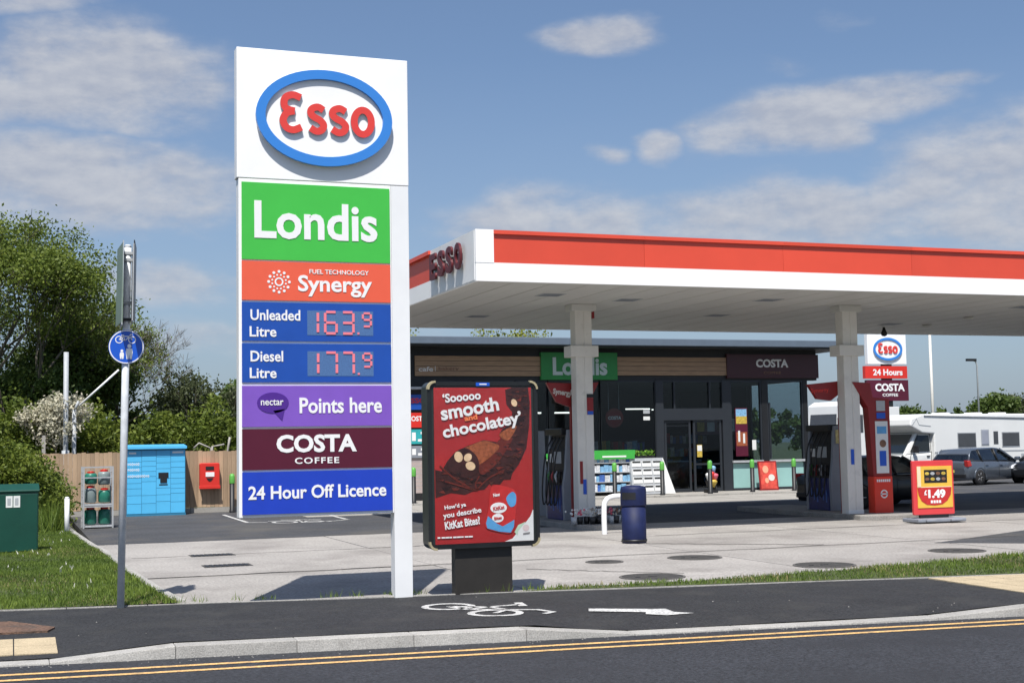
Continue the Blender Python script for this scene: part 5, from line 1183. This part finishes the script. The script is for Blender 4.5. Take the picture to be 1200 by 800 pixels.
# motorhome
mh = thing('motorhome', 'white coachbuilt motorhome with overcab bulge parked behind the grey hatchback', 'motorhome', (37.6, 48.2, 0), R(12))   # nose toward -X
g = MB(); g.prism([(-2.0, .55), (4.6, .55), (4.6, 2.66), (4.3, 2.80), (-2.7, 2.80), (-3.35, 2.62), (-3.42, 2.32), (-2.7, 2.02), (-2.0, 1.98)], -1.12, 1.12, 'xz'); g.build('body', car_white, mh, bevel=.06, seg=3)
g = MB(); g.hexa([(-4.15, -.95, .45), (-2.0, -.99, .45), (-2.0, .99, .45), (-4.15, .95, .45), (-4.05, -.92, 1.10), (-2.0, -.99, 1.22), (-2.0, .99, 1.22), (-4.05, .92, 1.10)]); g.build('cab_lower', car_white, mh, bevel=.08, seg=3)
g = MB(); g.hexa([(-3.55, -.90, 1.14), (-2.0, -.97, 1.22), (-2.0, .97, 1.22), (-3.55, .90, 1.14), (-2.80, -.82, 2.03), (-2.0, -.9, 2.03), (-2.0, .9, 2.03), (-2.80, .82, 2.03)]); g.build('cab_upper', car_white, mh, bevel=.03)
g = MB(); g.add([(-3.535, -.80, 1.20), (-3.535, .80, 1.20), (-2.87, .74, 1.97), (-2.87, -.74, 1.97)], [(0, 1, 2, 3)]); o = g.build('windscreen', glass_dark, mh); o.location = (-.02, 0, .012)
for s in (-1, 1):
    g = MB(); g.add([(-3.28, s*.925, 1.27), (-2.15, s*.975, 1.27), (-2.15, s*.93, 1.93), (-2.78, s*.862, 1.93)], [(0, 1, 2, 3)]); o = g.build('cab_window', mat('dark_glazing', (.015, .018, .02), .08), mh); o.location = (0, s*.012, 0)
    g = MB(); g.box(-3.2, -3.05, min(s*1.0, s*1.22), max(s*1.0, s*1.22), 1.22, 1.52); g.build('wing_mirror', black, mh, bevel=.03)
    g = MB(); g.box(-4.12, -3.9, min(s*.6, s*.88), max(s*.6, s*.88), .8, 1.02); g.build('headlight', headl, mh, bevel=.03)
    g = MB(); g.tube([(-3.32, s*.98, .5), (-3.3, s*.97, 1.1), (-2.72, s*.88, 1.98)], .012, 4); g.build('door_gap', dk_metal, mh); g = MB(); g.tube([(-2.08, s*1.005, .5), (-2.08, s*.99, 1.2), (-2.08, s*.93, 1.98)], .012, 4); g.build('door_gap', dk_metal, mh)
    MB().box(-2.35, -2.18, s*1.0-.02, s*1.0+.02, 1.05, 1.09).build('door_handle', black, mh)
dg = mat('tinted_acrylic', (.06, .065, .075), .15, var=.1)
for x0, x1, z0, z1, m_ in ((-.55, .55, 1.42, 1.98, dg), (.95, 1.38, 1.50, 2.10, mat('blind_grey', (.30, .32, .38), .4)), (2.3, 3.4, 1.42, 1.98, dg)):
    w = MB().box(x0, x1, -1.15, -1.115, z0, z1).build('window', m_, mh, bevel=.01); MB().box(x0-.04, x1+.04, -1.135, -1.112, z0-.04, z1+.04).build('frame', steel_l, w)
MB().box(-2.0, 4.6, -1.128, -1.118, 1.18, 1.24).build('side_stripe', steel_l, mh); MB().box(1.6, 2.15, -1.126, -1.118, .62, 2.3).build('door', car_white, mh)
MB().box(-2.0, 4.6, -1.10, 1.10, .35, .549).build('skirt', steel_l, mh); MB().box(-4.2, -3.9, -.93, .93, .32, .60).build('front_bumper', dg, mh, bevel=.04)
g = MB(); g.stroke([(-3.30, 2.36), (-3.05, 2.62), (-2.9, 2.36), (-2.2, 2.30)], .03, -1.13, -1.12, 'xz', False, False); g.build('side_graphic', steel_l, mh)
wheels(mh, [(-3.3, -.86), (-3.3, .86), (2.6, -.9), (2.6, .9)], .34, .22)
for s in (-1, 1):
    g = MB(); g.lathe([(.001, s*1.0), (.42, s*1.002), (.42, s*.8)], (-3.3, 0, .36), 24, axis='y'); g.build('wheel_arch', black, mh)
g = MB(); g.tube([(-2.6, -1.13, 2.74), (4.5, -1.13, 2.60)], .035, 8); g.build('awning_rail', steel_l, mh)
MB().box(1.72, 2.02, -1.133, -1.127, 1.5, 2.05).build('door_window', dg, mh); MB().box(-1.7, -1.2, -1.128, -1.119, .72, 1.08).build('locker_hatch', steel_l, mh); MB().box(3.5, 4.1, -1.128, -1.119, .72, 1.08).build('locker_hatch', steel_l, mh)
for x in (-1.9, .4, 2.7, 4.5): MB().box(x, x+.1, -1.135, -1.118, .60, .65).build('marker_lamp', yel, mh)
for x in (-.5, 1.6, 3.2): MB().box(x, x+.5, -.3, .3, 2.80, 2.88).build('roof_vent', pprwhite, mh, bevel=.03)
# distant truck
tk = thing('white_lorry', 'distant white lorry cab seen between the shop and the right column', 'lorry', (40.2, 60, 0), R(10))
g = MB(); g.prism([(-1.15, .6), (-1.15, 2.0), (-1.0, 3.55), (-.6, 3.75), (1.2, 3.8), (1.2, .6)], -1.2, 1.2, 'xz'); g.build('cab', car_white, tk, bevel=.06)
MB().box(1.35, 3.1, -1.22, 1.22, 1.0, 3.45).build('cargo_box', car_white, tk, bevel=.02)
g = MB(); g.add([(-1.10, -1.0, 2.1), (-1.10, 1.0, 2.1), (-1.0, .95, 3.1), (-1.0, -.95, 3.1)], [(0, 1, 2, 3)]); o = g.build('windscreen', dg, tk); o.location = (-.06, 0, 0)
MB().box(-.85, .5, -1.215, -1.19, 2.15, 3.05).build('cab_window', dg, tk); MB().box(-1.18, -1.0, -1.1, 1.1, .5, 1.0).build('bumper', dg, tk); MB().box(-1.3, -1.1, -1.45, -1.25, 2.2, 2.9).build('wing_mirror', black, tk)
wheels(tk, [(-.2, -1.05), (-.2, 1.05), (2.4, -1.05), (2.4, 1.05)], .5, .28)

# ------------------------------------------------------------------ trees
def tube_np(P0, P1, r0, r1, n=4):
    P0, P1 = np.array(P0), np.array(P1); r0, r1 = np.array(r0), np.array(r1)
    d = P1-P0; d /= np.linalg.norm(d, axis=1)[:, None]+1e-9
    a = np.where(np.abs(d[:, 2:3]) < .9, np.array([[0, 0, 1.]]), np.array([[1., 0, 0]])); u = np.cross(d, a); u /= np.linalg.norm(u, axis=1)[:, None]; w = np.cross(d, u)
    F = []
    for k in range(n):
        a0, a1 = 2*np.pi*k/n, 2*np.pi*(k+1)/n
        e0 = u*np.cos(a0)+w*np.sin(a0); e1 = u*np.cos(a1)+w*np.sin(a1)
        F.append(np.stack([P0+e0*r0[:, None], P0+e1*r0[:, None], P1+e1*r1[:, None], P1+e0*r1[:, None]], 1))
    return np.concatenate(F).reshape(-1, 3)
def tree(name, lb, cat, base, H, Rx, seed, leaf, nleaf=26, lsize=.10, trunk_h=.22, trunk_r=.16, levels=5, spread=.75, group=None, wood=None, crown=(1, 1), density=lambda P: np.ones(len(P)), clump=.33, up=.28, tw=.008):
    rn = np.random.RandomState(seed); segs = []; tips = []
    def grow(p, d, L, r, lv):
        n = 2 if lv > 1 else 1
        for i in range(n):
            d = d+rn.normal(0, .10, 3); d /= np.linalg.norm(d); q = p+d*L/n; segs.append((p, q, r, r*(.86 if n > 1 else .6))); p = q; r *= .86
            if lv <= 2: tips.append(p)
        if lv == 0: tips.append(p); return
        for k in range(4 if lv >= levels-1 else 3):
            a = rn.uniform(0, 2*np.pi); s = spread*rn.uniform(.6, 1.2); e = np.array([math.cos(a)*s, math.sin(a)*s, up*rn.uniform(.2, 1.4)])
            nd = d*.75+e; nd /= np.linalg.norm(nd); grow(p, nd, L*rn.uniform(.68, .85), r*.64, lv-1)
    grow(np.zeros(3), np.array([0, 0, 1.]), trunk_h, trunk_r*.1, levels)
    T = np.array(tips); S0 = np.array([s[0] for s in segs]); S1 = np.array([s[1] for s in segs]); r0 = np.array([s[2] for s in segs]); r1 = np.array([s[3] for s in segs])
    zmax = np.percentile(T[:, 2], 99.5); rad = np.percentile(np.hypot(T[:, 0], T[:, 1]), 97); sc = np.array([Rx/rad, Rx/rad, H/zmax])
    S0, S1, T = S0*sc, S1*sc, T*sc; T = T[T[:, 2] < H*.985]; rs_ = trunk_r/r0[0]; r0 = np.maximum(r0*rs_, tw); r1 = np.maximum(r1*rs_*.95, tw*.7)
    t = thing(name, lb, cat, base, 0, group)
    big = r0 > .03
    bulk('trunk', tube_np(S0[big], S1[big], r0[big], r1[big], 6), 4, wood or bark, t)
    if (~big).any(): bulk('twigs', tube_np(S0[~big], S1[~big], r0[~big], r1[~big], 3), 4, wood or bark, t)['kind'] = 'stuff'
    if nleaf:
        dn = density(T); cnt = rn.poisson(nleaf*dn); idx = np.repeat(np.arange(len(T)), cnt); n = len(idx)
        C_ = T[idx]+rn.normal(0, clump, (n, 3))*np.array([1, 1, .8])
        ax = rn.normal(0, 1, (n, 3)); ax /= np.linalg.norm(ax, axis=1)[:, None]; b_ = np.cross(ax, rn.normal(0, 1, (n, 3))); b_ /= np.linalg.norm(b_, axis=1)[:, None]
        s = (lsize*rn.uniform(.6, 1.3, n))[:, None]; V = np.stack([C_-ax*s, C_+b_*s*.55, C_+ax*s, C_-b_*s*.55], 1).reshape(-1, 3)
        tint = np.clip(np.repeat(rn.uniform(.2, .8, len(T)), cnt)+rn.normal(0, .15, n), 0, 1)
        bulk('crown', V, 4, leaf, t, tint)
    return t
def shrubmass(name, lb, cat, x0, x1, y0, y1, zf, n, leaf, lsize, seed, z0=0, kind=None, clumps=None, group=None):
    rn = np.random.RandomState(seed); nc = clumps or n//60
    cx = rn.uniform(x0, x1, nc); cyy = rn.uniform(y0, y1, nc); top = zf(cx)*rn.uniform(.80, 1.08, nc); cz = z0+(top-z0)*rn.beta(2.2, 1.1, nc)
    C0 = np.stack([cx, cyy, cz], 1); idx = rn.randint(0, nc, n); C_ = C0[idx]+rn.normal(0, .17, (n, 3)); C_[:, 2] = np.maximum(C_[:, 2], z0+.02)
    ax = rn.normal(0, 1, (n, 3)); ax /= np.linalg.norm(ax, axis=1)[:, None]; b_ = np.cross(ax, rn.normal(0, 1, (n, 3))); b_ /= np.linalg.norm(b_, axis=1)[:, None]
    s = (lsize*rn.uniform(.6, 1.3, n))[:, None]; V = np.stack([C_-ax*s, C_+b_*s*.55, C_+ax*s, C_-b_*s*.55], 1).reshape(-1, 3)
    tint = np.clip(rn.uniform(.15, .85, nc)[idx]+rn.normal(0, .12, n), 0, 1)
    if kind: o = bulk(name, V, 4, leaf, None, tint); return tag(o, lb, cat, group, kind)
    t = thing(name, lb, cat, ((x0+x1)/2, (y0+y1)/2, 0), 0, group); V = V-np.array([(x0+x1)/2, (y0+y1)/2, 0]); bulk('foliage', V, 4, leaf, t, tint)
    k = min(60, nc); P0 = np.stack([cx[:k]*.6+(x0+x1)*.2, cyy[:k]*.6+(y0+y1)*.2, np.zeros(k)], 1)-np.array([(x0+x1)/2, (y0+y1)/2, 0]); bulk('stems', tube_np(P0, C0[:k]-np.array([(x0+x1)/2, (y0+y1)/2, 0]), np.full(k, .025), np.full(k, .01), 4), 4, bark, t)
    return t
tree('maple_tree', 'tall leafy green tree at the left edge behind the fence', 'tree', (-.3, 48.0, 0), 9.5, 4.9, 11, leaf_a, 40, .06, .3, .22, 5, .62, clump=.26, up=.35, wood=twig_m, tw=.010)
tree('maple_tree', 'second leafy tree left of the tallest, cut by the picture edge', 'tree', (-5.2, 49.5, 0), 8.8, 3.6, 12, leaf_a, 30, .07, .26, .22, 5, .62, clump=.3)
tree('bare_tree', 'spreading half bare twiggy tree right of the tall green tree', 'tree', (3.2, 51.5, 0), 7.4, 3.7, 21, leaf_a, 3, .05, .15, .14, 7, .8, wood=twig_m, up=.22, tw=.006, density=lambda P: np.clip(1.1-P[:, 0]*.5, 0.0, 1.5), clump=.10)
tree('dark_tree', 'dark green tree low behind the steel mast', 'tree', (1.8, 49.5, 0), 5.4, 2.6, 31, leaf_b, 22, .085, .18, .12, 5, .7, clump=.28)
tree('young_tree', 'thin young tree rising above the hedge left of the pylon', 'tree', (6.1, 51.5, 0), 4.75, 1.3, 41, leaf_g, 10, .075, .3, .08, 4, .6, clump=.22, wood=twig_m)
tree('young_tree', 'small sparse tree above the hedge half hidden by the pylon', 'tree', (8.1, 50.5, 0), 4.1, 1.1, 42, leaf_g, 8, .075, .3, .07, 4, .6, clump=.2, wood=twig_m)
tree('hawthorn', 'small hawthorn covered in white blossom behind the steel mast', 'tree', (1.25, 42.75, 0), 3.55, .95, 51, blossom, 15, .05, .2, .07, 4, .75, clump=.12, wood=twig_m)
tree('spring_tree', 'yellow green spring tree showing above the shop roof at the left', 'tree', (14.6, 55.5, 0), 7.2, 2.6, 61, leaf_y, 26, .09, .22, .16, 5, .7, clump=.3)
tree('bare_tree', 'grey twiggy tree showing above the shop roof left of the column', 'tree', (20.6, 57.5, 0), 7.1, 2.8, 62, leaf_y, 2, .08, .2, .14, 6, .8, wood=twig_m, clump=.2)
shrubmass('hedge', 'dense mixed green hedge running behind the timber fence', 'hedge', -7, 11, 43.2, 46.5, lambda x: 3.0+.35*np.sin(x*1.3)+.25*np.sin(x*3.1+1)-np.where(x < 3, 0, .12*(x-3)), 90000, leaf_h, .075, 71, .1, 'stuff')
shrubmass('hedge', 'darker band of trees behind the mixed hedge', 'trees', -12, 14, 52, 57, lambda x: 3.9+.5*np.sin(x*.9)+.3*np.sin(x*2.3), 60000, leaf_b, .11, 72, .1, 'stuff')
def bushf(cx, rx, h): return lambda x: h*np.sqrt(np.clip(1-((x-cx)/rx)**2, .02, 1))
shrubmass('bush', 'large rounded green bush in front of the fence at the left edge', 'bush', -2.6, 1.15, 33.6, 36.4, bushf(-.8, 2.05, 2.15), 42000, leaf_h, .05, 81, .15)
shrubmass('bush', 'smaller dark bush beside the white marker post', 'bush', -.3, 1.25, 36.6, 39.8, bushf(.3, 1.1, 1.45), 14000, leaf_b, .05, 82, .1)
g = MB(); g.box(-.05, .05, -.04, .04, 0, 2.35); o = g.build('fence_stake', conc2, None, (.92, 42.2, 0)); tag(o, 'pale wooden stake rising left of the steel mast behind the fence', 'post')
shrubmass('far_hedge', 'low green hedge on the horizon behind the motorhome', 'hedge', 48, 120, 92, 96, lambda x: 3.7+.2*np.sin(x*.7), 40000, leaf_b, .22, 91, .1, 'stuff')
for i, (x, y, h, r_, lf, lb) in enumerate(((76.6, 92, 5.0, 1.6, leaf_b, 'small rounded tree on the horizon right of the street lamp'), (79.6, 94, 5.0, 2.0, leaf_g, 'pale rounded tree on the horizon at the right edge'), (69.8, 94, 4.0, 1.6, leaf_b, 'low tree on the horizon by the tall thin pole'), (64.8, 93, 4.5, .9, leaf_b, 'pointed shrub on the horizon right of the distant pylon'), (85, 93, 5.5, 2.4, leaf_b, 'tree on the horizon just beyond the right edge'), (40.5, 90, 4.2, 2.4, leaf_b, 'tree far behind the shop corner'))):
    tree('horizon_tree', lb, 'tree', (x, y, 0), h, r_, 100+i, lf, 16, .17, .2, .14, 4, .75, clump=.35, group='trees on the horizon')
